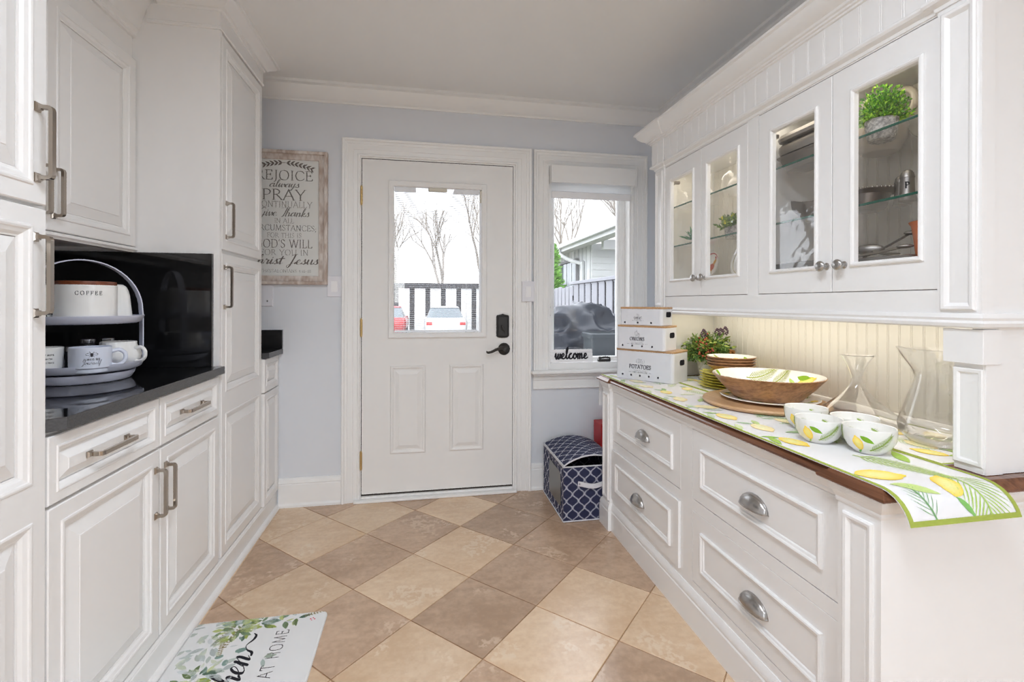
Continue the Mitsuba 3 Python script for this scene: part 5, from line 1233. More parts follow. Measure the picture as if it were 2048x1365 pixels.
# kitchen mat
K = thing('kitchen_mat', 'white cushioned kitchen mat printed with leaves and lettering, lying along the left cabinets', 'mat')
M('mat_white', paint((0.84, 0.85, 0.86), .55))
mx0, mx1, my0, my1 = -0.802, -0.352, 1.02, 1.908
pts = np.array(shapely.geometry.polygon.orient(sbox(mx0 + .022, my0 + .022, mx1 - .022, my1 - .022).buffer(.022, quad_segs=6)).exterior.coords)[:-1]
add(K + '__pad', stack(pts, [(0, .0004), (.001, .003), (0, .008), (-.003, .011), (-.008, .012)]), 'mat_white', smooth=40)
pr = Print(); r = random.Random(21); clip = sbox(mx0 + .006, my0, mx1 - .008, my1 - .006)
def mput(g, col):
    g = g.intersection(clip)
    if not g.is_empty: pr.put(g, col, 0)
PAL = [srgb(118, 138, 110), srgb(150, 164, 92), srgb(178, 188, 128), srgb(86, 106, 92), srgb(196, 204, 160), srgb(140, 160, 150), srgb(196, 202, 204), srgb(104, 120, 84)]
def cluster(x, y, n, R, pale=0):
    for i in range(n):
        a = r.uniform(0, 360); d = R * r.random() ** .7; L = r.uniform(.022, .05)
        c = PAL[r.randrange(8)]
        c = c * (1 - pale) + pale * srgb(215, 220, 222)
        mput(place(leaf2(L, L * r.uniform(.3, .5), r.uniform(-.2, .2)), x + d * math.cos(math.radians(a)), y + d * math.sin(math.radians(a)), a + r.uniform(-50, 50)), c)
for i in range(9): cluster(mx0 + .06 + .03 * (i % 3), 1.88 - i * .11, 26, .07, .55)
for cx_, cy_ in ((-.66, 1.865), (-.58, 1.872), (-.70, 1.62), (-.755, 1.55), (-.64, 1.845)): cluster(cx_, cy_, 30, .045)
cluster(-.46, 1.880, 7, .02); cluster(-.50, 1.872, 8, .02); cluster(-.60, 1.57, 8, .03); cluster(-.515, 1.685, 3, .010, .3)
for (x, y, a, L) in ((-.43, 1.885, 20, .09), (-.70, 1.78, 70, .10), (-.66, 1.76, 80, .11), (-.66, 1.72, 100, .08)):
    for i in range(9):
        t = i / 9; c = (x + L * t * math.cos(math.radians(a)), y + L * t * math.sin(math.radians(a)))
        for s in (-1, 1): mput(place(leaf2(.011, .006), c[0], c[1], a + s * 50), srgb(140, 130, 100))
for (x, y, L, a) in ((-.615, 1.735, .034, 10), (-.645, 1.722, .026, 200), (-.63, 1.70, .028, -80), (-.60, 1.725, .022, 100)):
    mput(place(Polygon(oval(L * .5, 0, L * .5, L * .32)), x, y, a), srgb(126, 150, 142))
for dx, dy in ((0, 0), (.008, .004), (.014, -.003), (.004, -.008)): mput(Point(-.405 + dx, 1.865 + dy).buffer(.0028, quad_segs=2), srgb(206, 60, 90))
tx = lambda g, x, y: affinity.translate(affinity.rotate(g, 90, origin=(0, 0)), x, y)
dark = srgb(44, 44, 48)
hen = cursive('hen', .044, .25, .07, .45)
mput(tx(fit(hen, .145), -.555, 1.640), dark)
sw_ = spline([(-.556, 1.706), (-.560, 1.722), (-.580, 1.738), (-.588, 1.760), (-.574, 1.785), (-.572, 1.806), (-.582, 1.818)], 6)
mput(unary_union([LineString([a, b]).buffer(.0028 + .0016 * math.sin(i * .3), quad_segs=3) for i, (a, b) in enumerate(zip(sw_[:-1], sw_[1:]))]), dark)
mput(tx(fit(caps('AT HOME', .040, serif=False, mono=.07, track=.14), .225), -.466, 1.705), dark)
pr.emit(K + '__print', lambda q: np.c_[q, np.full(len(q), .0122)])

# ---------------------------------------------------------------- coffee tray on the black counter
CZ = 0.9144
tc = np.array([-1.135, 1.855])
K = thing('tiered_tray', 'two-tier white metal tray with arched handle on the black counter', 'tray')
M('tray_white', paint(lin(206, 210, 226), .35))
add(K + '__base', mv(lathe([(0, .0), (.122, 0), (.130, .004), (.140, .020), (.143, .030), (.139, .031), (.125, .022), (0, .02)], 56), tc[0], tc[1], CZ), 'tray_white', smooth=40)
tp = [(0, 0), (.145, 0), (.158, .006), (.166, .022), (.168, .027), (.163, .026), (.154, .009), (.145, .005), (0, .005)]
add(K + '__lower_tray', mv(lathe(tp, 64), tc[0], tc[1], CZ + .035), 'tray_white', smooth=40)
add(K + '__post', mv(lathe([(0, .02), (.03, .02), (.03, .036), (0, .036)], 24), tc[0], tc[1], CZ), 'tray_white', smooth=40)
add(K + '__upper_tray', mv(lathe(tp, 64), tc[0], tc[1], 1.107), 'tray_white', smooth=40)
du = np.array([.623, .782, 0]); dn = np.array([-.782, .623, 0])
ar = [np.array([*tc, 0]) + du * sd * .173 + up * z for sd, z in ((1, .968), (1, 1.05), (1, 1.13))]
arcp = [np.array([*tc, 0]) + du * .171 * math.cos(a) + up * (1.15 + .172 * math.sin(a)) for a in np.linspace(0, math.pi, 25)]
ar2 = [np.array([*tc, 0]) - du * .171 + up * z for z in (1.13, 1.05, .968)]
add(K + '__handle', ribbon(ar + arcp + ar2, dn, .026, .004), 'tray_white', smooth=40)
def handle_ring(c, d, R, H, th=.0065, z=.0):
    """ear handle from a mug: c on its axis, d outward"""
    d = np.array([d[0], d[1], 0]) / np.hypot(*d[:2])
    p = spline([d * R + up * (z + H * .80), d * (R + .020) + up * (z + H * .84), d * (R + .034) + up * (z + H * .66), d * (R + .032) + up * (z + H * .38), d * (R + .016) + up * (z + H * .22), d * (R - .002) + up * (z + H * .26)], 6)
    return mv(tube(p, th, 10), *c)
def cyl_print(c, R, z0):
    """x: arc length from facing angle, y: height"""
    def mk(face):
        return lambda q: np.c_[c[0] + (R(q[:, 1]) + .0006) * np.cos(face + q[:, 0] / R(q[:, 1])), c[1] + (R(q[:, 1]) + .0006) * np.sin(face + q[:, 0] / R(q[:, 1])), z0 + q[:, 1]]
    return mk
ut, lt = 1.107 + .0052, CZ + .035 + .0052
def facing(c): return math.atan2(-c[1], -c[0])
cc = (-1.086, 1.792)
K = thing('canister', 'white ceramic canister lettered COFFEE with a wooden lid on the upper tray', 'canister')
add(K + '__body', mv(lathe([(0, 0), (.076, 0), (.0795, .004), (.080, .118), (.0785, .122), (0, .122)], 56), cc[0], cc[1], ut), 'ceramic_white', smooth=40)
add(K + '__lid', mv(lathe([(0, .1222), (.077, .1222), (.0785, .125), (.0775, .133), (.074, .1345), (0, .1345)], 56), cc[0], cc[1], ut), 'mahogany', smooth=40)
pr = Print(); pr.put(affinity.translate(caps('COFFEE', .0115, .16, .07, track=.35), .006, .090), srgb(70, 70, 72), .004)
pr.emit(K + '__lettering', cyl_print(cc, lambda y: np.full(np.shape(y), .0798), ut)(facing(cc)))
c2_ = (-1.213, 1.748)
K = thing('canister', 'white ceramic canister with a black letter A, at the left of the upper tray', 'canister')
add(K + '__body', mv(lathe([(0, 0), (.046, 0), (.049, .004), (.049, .118), (.047, .122), (0, .122)], 40), c2_[0], c2_[1], ut), 'ceramic_white', smooth=40)
pr = Print(); pr.put(affinity.translate(caps('A', .022, serif=False, mono=.13), .034, .020), srgb(30, 30, 30), .004)
pr.emit(K + '__lettering', cyl_print(c2_, lambda y: np.full(np.shape(y), .0488), ut)(facing(c2_)))
c3 = (-1.082, 1.938)
K = thing('canister', 'white tapered jar with a black letter E behind the COFFEE canister', 'canister')
add(K + '__body', mv(lathe([(0, 0), (.047, 0), (.049, .003), (.046, .03), (.040, .09), (.036, .108), (.030, .122), (.020, .130), (0, .131)], 40), c3[0], c3[1], ut), 'ceramic_white', smooth=40)
pr = Print(); R3 = lambda y: np.interp(y, [.003, .03, .09], [.049, .046, .040])
pr.put(affinity.translate(caps('E', .022, serif=False, mono=.13), -.012, .014), srgb(30, 30, 30), .004)
pr.put(affinity.translate(unary_union(stroke([(0, .03), (.006, .03), (.003, 0)], lambda d: .003)), -.010, .060), srgb(170, 140, 110), .004)
pr.emit(K + '__lettering', cyl_print(c3, R3, ut)(facing(c3)))
mc = (-1.053, 1.758)
K = thing('mug', 'white stepped mug with a bee and the words ALWAYS BEE Yourself', 'mug')
mp = [(0, 0), (.045, 0), (.0475, .003), (.0475, .012), (.0535, .016), (.0545, .078), (.0535, .081), (.0515, .080), (.0505, .02), (.044, .008), (0, .008)]
add(K + '__body', mv(lathe(mp, 48), mc[0], mc[1], lt), 'ceramic_blue_white', smooth=40)
fa = facing(mc)
add(K + '__handle', handle_ring((mc[0], mc[1], lt), (math.cos(fa + 1.52), math.sin(fa + 1.52)), .053, .080), 'ceramic_blue_white', smooth=60)
pr = Print(); ink = srgb(64, 62, 66)
bee = [Polygon(oval(0, .058, .0035, .006)), *[LineString(oval(s * .0085, .061, .0065, .0032, s * -.3)).buffer(.0005) for s in (-1, 1)], LineString([(-.002, .064), (-.006, .069)]).buffer(.0004), LineString([(.002, .064), (.006, .069)]).buffer(.0004), *[LineString([(s * .003, .055), (s * .007, .052)]).buffer(.0004) for s in (-1, 1)]]
for g in bee: pr.put(g, ink, .004)
pr.put(affinity.translate(fit(caps('ALWAYS BEE', .0058, serif=False, mono=.2, track=.2), .040), .0, .041), ink, .004)
pr.put(affinity.translate(fit(cursive('Yourself', .0062, .13, .09), .050), .0, .0285), ink, .004)
pr.emit(K + '__print', cyl_print(mc, lambda y: np.interp(y, [.016, .078], [.0535, .0545]), lt)(fa + .06))
m2 = (-1.170, 1.737)
K = thing('mug', 'white mug with four small lines of lettering at the left of the lower tray', 'mug')
add(K + '__body', mv(lathe([(0, 0), (.038, 0), (.042, .004), (.047, .02), (.0485, .080), (.0475, .082), (.046, .081), (.044, .022), (0, .008)], 48), m2[0], m2[1], lt), 'ceramic_white', smooth=40)
pr = Print()
for i, t in enumerate(('OF MORE', 'WITH', 'AND PEACE')): pr.put(affinity.translate(fit(caps(t, .0042, serif=False, mono=.2, track=.2), .026 if i != 1 else .016), .012, .058 - i * .012), ink, .004)
pr.emit(K + '__print', cyl_print(m2, lambda y: np.interp(y, [.02, .08], [.047, .0485]), lt)(facing(m2)))
m3 = (-1.052, 1.900)
K = thing('mug', 'white ribbed mug at the right of the lower tray, behind the bee mug', 'mug')
v, f = lathe([(0, 0), (.040, 0), (.050, .006), (.062, .024), (.0655, .040), (.060, .060), (.052, .074), (.051, .086), (.049, .087), (.048, .075), (.055, .06), (.060, .040), (.05, .014), (0, .01)], 96); v = np.array(v)
a = np.arctan2(v[:, 1], v[:, 0]); R = np.hypot(v[:, 0], v[:, 1]); outer = (np.arange(len(v)) % 14) < 8
kf = 1 + np.where(outer, .016 * np.cos(24 * a + v[:, 2] * 70), 0); v[:, 0] *= kf; v[:, 1] *= kf
add(K + '__body', mv((v, f), m3[0], m3[1], lt), 'ceramic_white', smooth=50)
fa3 = facing(m3); add(K + '__handle', handle_ring((m3[0], m3[1], lt), (math.cos(fa3 + .9), math.sin(fa3 + .9)), .058, .080, .006), 'ceramic_white', smooth=60)
M('dark_glass', two({'type': 'principled', 'base_color': rgb((0.02, 0.025, 0.03)), 'roughness': .08, 'specular': .8}))
for i, (x, y, lb) in enumerate(((-1.128, 1.800, 'small dark glass jar between the two lettered mugs'), (-1.155, 1.915, 'small dark jar with metal lid behind the bee mug'), (-1.120, 1.958, 'small dark jar with metal lid behind the ribbed mug'))):
    K = thing('jar', lb, 'jar', 'small dark jars on the lower tray')
    hgt = .058 if i == 0 else .074
    add(K + '__body', mv(lathe([(0, 0), (.018, 0), (.021, .004), (.021, hgt), (.018, hgt + .006), (0, hgt + .006)], 28), x, y, lt), 'dark_glass', smooth=40)
    add(K + '__lid', mv(lathe([(0, hgt + .0062), (.0205, hgt + .0062), (.021, hgt + .009), (.021, hgt + .020), (.019, hgt + .022), (0, hgt + .022)], 28), x, y, lt), 'chrome', smooth=40)
# ---------------------------------------------------------------- inside the display cabinet
Z0, Z1, Z2 = 1.2985, 1.4738, 1.6738
def plant(k, c, R, n, cols, flat=.75, L=(.012, .022), seed=1, fl=None, up0=.25):
    F = Foliage(); r = random.Random(seed)
    for i in range(n):
        d = rdir(r, up0, 1.0); rad = R * r.uniform(.55, 1.0); tip = np.array(c) + d * [rad * 1.05, rad * 1.05, rad * flat * 1.5]
        F.mesh(tube([np.array(c), tip], .0008, 3), cols[0])
        for t in (.55, .7, .85, 1.0):
            for _ in range(2): F.leaf(np.array(c) + (tip - c) * t, d + rdir(r) * .8, rdir(r), r.uniform(*L), r.uniform(.005, .008), cols[r.randrange(len(cols))] * r.uniform(.85, 1.2))
        if fl is not None and i % 6 == 0:
            for _ in range(5): F.leaf(tip, rdir(r), rdir(r), .012, .008, fl)
    F.emit(k + '__foliage')
BRIGHT = [srgb(70, 130, 40), srgb(126, 188, 48), srgb(168, 214, 60), srgb(92, 156, 44), srgb(150, 200, 60)]
K = thing('potted_plant', 'bright green artificial plant in a round concrete pot on the top shelf, right glass door', 'plant')
px, py = 1.365, 1.217
add(K + '__pot', mv(lathe([(0, 0), (.030, 0), (.034, .003), (.040, .03), (.043, .062), (.041, .063), (.039, .055), (0, .052)], 40), px, py, Z2), 'concrete', smooth=40)
plant(K, (px, py, Z2 + .050), .072, 300, BRIGHT, 1.12, L=(.007, .013), seed=4, up0=.12)
K = thing('ceramic_pitcher', 'cream ceramic pitcher with a loop handle behind the bright green plant', 'pitcher')
M('ceramic_cream', paint((0.62, 0.55, 0.47), .25))
qx, qy = 1.476, 1.322
add(K + '__body', mv(lathe([(0, 0), (.045, 0), (.052, .004), (.072, .04), (.078, .075), (.068, .115), (.050, .140), (.046, .155), (.052, .175), (.050, .176), (.043, .155), (0, .15)], 48), qx, qy, Z2), 'ceramic_cream', smooth=40)
add(K + '__handle', mv(tube(spline([(0, -.045, .165), (.0, -.075, .178), (.0, -.108, .160), (.0, -.112, .115), (.0, -.076, .085)], 6), .010, 10), qx, qy, Z2), 'ceramic_cream', smooth=60)
K = thing('plate', 'sage green plate leaning at the right end of the top shelf of the display cabinet', 'plate')
M('plate_sage', paint((0.30, 0.29, 0.22), .3))
lean = lambda m, x, y, z, deg=75, turn=0: mv(rot(rot(m, -deg, (0, 1, 0)), turn), x, y, z)
add(K, lean(lathe([(0, 0), (.06, 0), (.095, .010), (.108, .016), (.106, .018), (.092, .013), (.06, .004), (0, .004)], 56), 1.525, 1.100, Z2 + .106, 78), 'plate_sage', smooth=40) if False else None
taken.discard(K)
lb = labels.pop(K); K = add(K, lean(lathe([(0, 0), (.06, 0), (.095, .010), (.108, .016), (.106, .018), (.092, .013), (.06, .004), (0, .004)], 56), 1.530, 1.158, Z2 + .107, 80), 'plate_sage', smooth=40); labels[K] = lb
# pewter bowl with beaded rim, shakers
K = thing('bowl', 'pewter bowl with a beaded rim on the middle shelf, right glass door', 'bowl')
ox, oy = 1.392, 1.292
add(K + '__body', mv(lathe([(0, 0), (.040, 0), (.045, .003), (.052, .010), (.060, .038), (.064, .050), (.082, .056), (.090, .060), (.088, .062), (.064, .054), (.055, .038), (.045, .010), (0, .006)], 56), ox, oy, Z1), 'pewter', smooth=40)
bd = [ball((ox + .089 * math.cos(a), oy + .089 * math.sin(a), Z1 + .061), .0042, 1) for a in np.linspace(0, 2 * np.pi, 49)[:-1]]
add(K + '__beading', bd, 'pewter', smooth=True, kind='stuff')
for n, (x, y, ch, lb) in enumerate(((1.360, 1.134, 'P', 'pewter pepper shaker with an engraved letter, nearest the right door edge'), (1.402, 1.186, 'S', 'pewter salt shaker with an engraved letter, beside the beaded pewter bowl'))):
    K = thing('shaker', lb, 'shaker')
    add(K + '__body', mv(lathe([(0, 0), (.021, 0), (.022, .002), (.020, .006), (.0175, .03), (.0165, .066), (0, .066)], 32), x, y, Z1), 'pewter', smooth=40)
    add(K + '__cap', mv(lathe([(0, .0661), (.0175, .0661), (.0178, .069), (.0168, .071), (.015, .080), (.010, .087), (.004, .090), (0, .0905)], 32), x, y, Z1), 'pewter', smooth=40)
    pr = Print(); pr.put(affinity.translate(caps(ch, .016, .2, .08), 0, .036), srgb(20, 20, 20), .003)
    pr.emit(K + '__letter', cyl_print((x, y), lambda q: np.full(np.shape(q), .0174), Z1)(facing((x, y))))
K = thing('copper_jug', 'copper jug at the right end of the bottom of the display cabinet', 'jug')
add(K, None, None) if False else None
add(K + '__body', mv(lathe([(0, 0), (.034, 0), (.040, .004), (.042, .03), (.047, .075), (.050, .095), (.056, .106), (.054, .107), (.047, .095), (0, .092)], 44), 1.362, 1.060, Z0), 'copper', smooth=40)
add(K + '__handle', mv(tube(spline([(0, -.046, .095), (0, -.075, .092), (0, -.08, .060), (0, -.042, .035)], 6), .006, 8), 1.362, 1.060, Z0), 'copper', smooth=60)
def oblong(Lx, Ly, lev):
    pts = np.array(shapely.geometry.polygon.orient(sbox(-Lx / 2, -Ly / 2, Lx / 2, Ly / 2).buffer(-.03).buffer(.03, quad_segs=5)).exterior.coords)[:-1]
    return stack(pts, lev)
K = thing('tray', 'flat pewter tray under the tongs in the bottom of the right glass door', 'tray')
add(K + '__body', mv(oblong(.19, .20, [(-.02, 0), (0, .002), (.008, .014), (.012, .016), (.010, .018), (-.004, .006), (-.01, .005)]), 1.385, 1.190, Z0), 'pewter', smooth=40)
def utensil(label, name, pts, w, head):
    K = thing(name, label, 'utensil', 'pewter serving utensils in the tray')
    add(K + '__handle', ribbon(spline(pts, 5), (0, 0, 1) if False else (.6, .2, .75), w, .003), 'pewter', smooth=40)
    p = np.array(pts[-1]); add(K + '__head', mv(rot(ball((0, 0, 0), 1, 2, head), 35), *p), 'pewter', smooth=True)
utensil('pewter serving spoon rising to the right over the tray', 'serving_spoon', [(1.33, 1.245, Z0 + .024), (1.35, 1.19, Z0 + .05), (1.37, 1.130, Z0 + .085)], .008, (.010, .018, .006))
utensil('broad pewter server lying across the left of the tray', 'cake_server', [(1.33, 1.130, Z0 + .022), (1.335, 1.18, Z0 + .030), (1.34, 1.235, Z0 + .048)], .010, (.012, .040, .016))
utensil('pewter tongs lying flat at the front of the tray', 'tongs', [(1.30, 1.235, Z0 + .026), (1.315, 1.17, Z0 + .034), (1.33, 1.115, Z0 + .044)], .009, (.010, .020, .006))
K = fresh('wooden_tray'); scene[K] = mikit.ply(mv(oblong(.10, .07, [(0, 0), (0, .022), (-.004, .024)]), 1.325, 1.326, Z0), 'mahogany', smooth=30); tag(K, 'small dark brown wooden tray beside the pewter utensils', 'tray')
# stack of pewter loaf dishes
dish = [(-.028, 0), (-.026, .002), (-.006, .036), (.004, .044), (.006, .047), (.002, .048), (-.010, .036), (-.030, .006)]
inv = [(o, .056 - z) for o, z in reversed(dish)]
for i, (z, lev, lb) in enumerate(((Z2, dish, 'lowest flared pewter loaf dish of the stack on the top shelf'), (Z2 + .050, [(-.02, 0), (-.006, .006), (0, .022), (-.002, .036), (-.012, .046), (-.03, .05)], 'middle rounded pewter loaf dish of the stack on the top shelf'), (Z2 + .101, [(-.012, 0), (-.002, .004), (.002, .014), (-.006, .028), (-.02, .036), (-.04, .040)], 'topmost pewter loaf dish of the stack on the top shelf'))):
    K = thing('loaf_dish', lb, 'dish', 'pewter loaf dishes stacked on the top shelf')
    add(K + '__body', mv(oblong(.14, .215, lev), 1.370, 1.478, z), 'pewter', smooth=40)
# gravy boat
K = thing('gravy_boat', 'pewter gravy boat with a long spout on the middle shelf', 'gravy boat')
t = np.linspace(0, 1, 15); rings = []
for q in t:
    L = .20 * q; yc = 1.565 - L; w = .038 * math.sin(math.pi * min(1, .12 + .8 * q)) ** .6 * (0.35 + .65 * min(1, q * 2.2)); zt = .060 + .030 * (1 - q) ** 2.2; zb = .050 * max(0, 1 - q * 2.6) ** 1.3 + .004
    a = np.linspace(-math.pi, 0, 11)
    o_ = np.c_[1.36 + w * np.cos(a), np.full(11, yc), Z1 + zb + (zt - zb) * (1 + np.sin(a)) ** .8]
    i_ = np.c_[1.36 + (w - .003) * np.cos(a[::-1]), np.full(11, yc), Z1 + zb + .004 + (zt - zb - .003) * (1 + np.sin(a[::-1])) ** .8]
    rings.append(np.vstack([o_, i_]))
V = np.vstack(rings); m = 22; Fc = []
for i in range(14):
    for k_ in range(m):
        l = (k_ + 1) % m; Fc += [[i * m + k_, i * m + l, (i + 1) * m + l], [i * m + k_, (i + 1) * m + l, (i + 1) * m + k_]]
for o_ in (0, 14 * m):
    for k_ in range(10): Fc += [[o_ + k_, o_ + k_ + 1, o_ + 20 - k_], [o_ + k_, o_ + 20 - k_, o_ + 21 - k_]]
add(K + '__body', (V, np.array(Fc)), 'pewter', smooth=45)
add(K + '__foot', mv(lathe([(0, 0), (.032, 0), (.034, .004), (.022, .008), (0, .010)], 32), 1.36, 1.455, Z1), 'pewter', smooth=40)
K = thing('tray', 'oval pewter tray at the bottom of the left door of the right pair', 'tray')
add(K + '__body', mv(oblong(.17, .24, [(-.03, 0), (-.02, .004), (0, .020), (.006, .026), (.002, .028), (-.03, .010)]), 1.375, 1.490, Z0), 'pewter', smooth=40)
# far pair of doors
gprof = spline([(0, .1505), (.003, .150), (.0035, .12), (.0035, .095), (.008, .088), (.028, .070), (.038, .045), (.036, .02), (.030, .0006)], 4)
for n, (x, y, lb) in enumerate(((1.330, 2.262, 'inverted wine glass at the far left of the top shelf'), (1.405, 2.150, 'inverted wine glass at the back of the top shelf, between the two left doors'), (1.325, 1.885, 'inverted wine glass on the top shelf, left in the second door'), (1.400, 1.945, 'inverted wine glass at the back of the top shelf in the second door'), (1.335, 1.785, 'inverted wine glass on the top shelf, right in the second door'))):
    K = thing('wine_glass', lb, 'glass', 'inverted wine glasses on the top shelf')
    add(K + '__bowl', mv(lathe(gprof, 36), x, y, Z2), 'clear_glass', smooth=60)
    add(K + '__foot', mv(lathe([(0, .1508), (.030, .1512), (.033, .153), (.028, .1545), (0, .156)], 36), x, y, Z2), 'clear_glass', smooth=60)
K = thing('potted_plant', 'yellow-flowered artificial plant in a grey planter on the middle shelf, second glass door', 'plant')
px, py = 1.388, 1.915
add(K + '__pot', mv(oblong(.085, .125, [(-.006, 0), (-.004, .003), (0, .052), (-.004, .053), (-.007, .045)]), px, py, Z1), 'concrete', smooth=30)
for dy in (-.04, 0, .04): plant(K, (px, py + dy, Z1 + .045), .075, 55, [srgb(80, 110, 50), srgb(110, 140, 60), srgb(140, 160, 80), srgb(90, 120, 60)], .6, seed=10 + int(dy * 100), fl=srgb(224, 214, 60), up0=.1)
K = thing('glass_vase', 'small glass vase with a green succulent on the middle shelf, far left door', 'vase')
vx, vy = 1.345, 2.235
add(K + '__vase', mv(lathe(spline([(0, .003), (.030, .003), (.040, .02), (.043, .05), (.036, .085), (.036, .10)], 4), 36), vx, vy, Z1), 'clear_glass', smooth=60)
F = Foliage(); r = random.Random(6)
for i in range(26): F.leaf((vx + .01, vy - .015, Z1 + .03), rdir(r, .15, .9) + [0, -.4, 0], rdir(r), r.uniform(.05, .085), .012, srgb(60, 124, 84) * r.uniform(.8, 1.3))
F.emit(K + '__succulent')
def stand_plate(label, x, y, z, R, ring, deco, turn=0):
    K = thing('plate', label, 'plate')
    m = lathe([(0, 0), (R * .6, 0), (R * .9, .010), (R, .016), (R * .985, .018), (R * .88, .013), (R * .6, .004), (0, .004)], 56)
    o = np.array([x, y, z + R * math.sin(math.radians(76)) + .004])
    tr = lambda q: mv(rot(rot(q, -76, (0, 1, 0)), turn), *o)
    add(K + '__body', tr(m), 'ceramic_white', smooth=40)
    pr = Print()
    for g, c in deco: pr.put(g, c, .02)
    if pr.n:
        fn = lambda q: tr((np.c_[q[:, 1], -q[:, 0], np.interp(np.hypot(q[:, 0], q[:, 1]), [0, R * .6, R * .88, R * .985], [.004, .004, .013, .018]) + .0008], np.zeros((0, 3), int)))[0]
        pr.emit(K + '__print', fn)
rooster = [(Polygon(oval(0, -.01, .035, .028, .3)), srgb(190, 90, 60)), (Polygon(oval(.028, .03, .014, .026, -.5)), srgb(206, 160, 90)), (Polygon(oval(.036, .062, .011, .008)), srgb(200, 40, 36)), (place(leaf2(.075, .03, .3), -.02, 0, 130), srgb(52, 56, 66)), (place(leaf2(.06, .024, .3), -.03, -.01, 165), srgb(70, 76, 92)), (sbox(-.004, -.06, .0, -.03), srgb(200, 160, 70)), (sbox(.008, -.06, .012, -.03), srgb(200, 160, 70)), (Point(0, 0).buffer(.098).difference(Point(0, 0).buffer(.091)), srgb(196, 70, 60))]
stand_plate('white plate with a painted rooster and red rim, bottom of the far left door', 1.470, 2.235, Z0, .072, 0, [(affinity.scale(g, .68, .68, origin=(0, 0)), c) for g, c in rooster])
fl = [(place(leaf2(.03, .014), .02 * math.cos(a), .02 * math.sin(a) - .045, math.degrees(a)), srgb(206, 150, 140)) for a in np.linspace(0, 6.28, 7)[:-1]] + [(Point(0, 0).buffer(.098).difference(Point(0, 0).buffer(.095)), srgb(190, 180, 140)), (place(leaf2(.05, .016), .03, .03, 50), srgb(110, 110, 100))]
stand_plate('cream plate with small flowers leaning at the bottom of the second glass door', 1.470, 1.985, Z0, .076, 0, [(affinity.scale(g, .66, .66, origin=(0, 0)), c) for g, c in fl])
gp = [(place(leaf2(.08, .02), -.06 + .03 * i, -.05 + .02 * i, 60 - 15 * i), srgb(150, 176, 110)) for i in range(5)] + [(Point(-.02, -.02).buffer(.035), srgb(226, 222, 150))]
stand_plate('pale plate with green leaves behind the yellow-flowered plant', 1.535, 2.060, Z1, .088, 0, gp)
# ---------------------------------------------------------------- outside
GZ = -0.42
M('lawn', two({'type': 'diffuse', 'reflectance': rgb((0.20, 0.20, 0.16))}))
M('patio_stone', two({'type': 'diffuse', 'reflectance': rgb((0.22, 0.215, 0.21))}))
M('fence_grey', two({'type': 'diffuse', 'reflectance': rgb((0.36, 0.365, 0.40))}))
M('fence_dark', two({'type': 'diffuse', 'reflectance': rgb((0.045, 0.045, 0.05))}))
M('siding_white', two({'type': 'diffuse', 'reflectance': rgb((0.66, 0.67, 0.68))}))
M('roof_grey', two({'type': 'diffuse', 'reflectance': rgb((0.24, 0.24, 0.25))}))
M('window_dark', paint((0.12, 0.15, 0.17), .1))
M('bark', two({'type': 'diffuse', 'reflectance': rgb((0.30, 0.27, 0.24))}))
M('cover_fabric', paint((0.024, 0.030, 0.044), .42))
M('bin_grey', paint((0.055, 0.068, 0.078), .5))
structure('trim_5', box(-60, WY + 0.16, GZ - .2, 60, 120, GZ), 'lawn', 'ground of the yard')
structure('trim_6', box(-1.5, WY + 0.16, GZ + 0.001, 2.2, 6.2, -0.12), 'patio_stone', 'raised patio outside the door')
def fence(label, p0, p1, z0, z1, pitch, bw, cap=.05, group=None, side=1):
    k = thing('fence', label, 'fence')
    p0, p1 = np.array(p0, float), np.array(p1, float); L = np.hypot(*(p1 - p0)); d = (p1 - p0) / L; n = np.array([-d[1], d[0]]) * side
    B = dict(o=(p0[0], p0[1], 0), ex=(d[0], d[1], 0), ey=(n[0], n[1], 0), ez=(0, 0, 1))
    N = int(L / pitch)
    for i in range(N):
        add(k + '__board', xf(box(i * pitch, 0.0, z0 + .02, i * pitch + bw, .02, z1 - .012 * ((i * 7) % 3) * (0 if cap else 1), .003), **B), 'fence_grey')
    add(k + '__backing', xf(box(0, -.05, z0 + .02, L, -.045, z1 - .01), **B), 'fence_dark')
    for z in (z0 + .3, z1 - .25): add(k + '__rail', xf(box(0, -.044, z, L, -.001, z + .08), **B), 'fence_dark')
    if cap: add(k + '__cap', xf(box(-.02, -.06, z1, L + .02, .045, z1 + cap, .004), **B), 'fence_grey')
    return k
fence('tall grey board fence with a cap rail on the right beyond the window', (2.32, 3.2), (2.32, 7.25), GZ, 1.47, .265, .20, .045, side=1)
fence('lower grey picket fence behind the covered grill, at the left of the capped fence', (2.36, 7.30), (2.36, 8.85), GZ, 1.46, .215, .165, 0, side=1)
k = fence('short grey fence across the yard below the green shrub', (1.55, 8.9), (2.34, 8.9), GZ, 1.50, .22, .18, .08, side=-1)
# long boundary wall of panels far behind the cars
k = thing('boundary_fence', 'long fence of light panels with a dark top beam behind the parked cars', 'fence')
for i in range(22): add(k + '__panel', box(-6.5 + i * .86, 27.0, GZ, -6.5 + i * .86 + .60, 27.06, 2.02, .005), 'siding_white')
add(k + '__backing', box(-6.6, 27.12, GZ, 12.5, 27.14, 2.0), 'fence_dark')
add(k + '__beam', box(-6.6, 26.9, 2.0, 12.5, 27.2, 2.26), 'fence_dark')
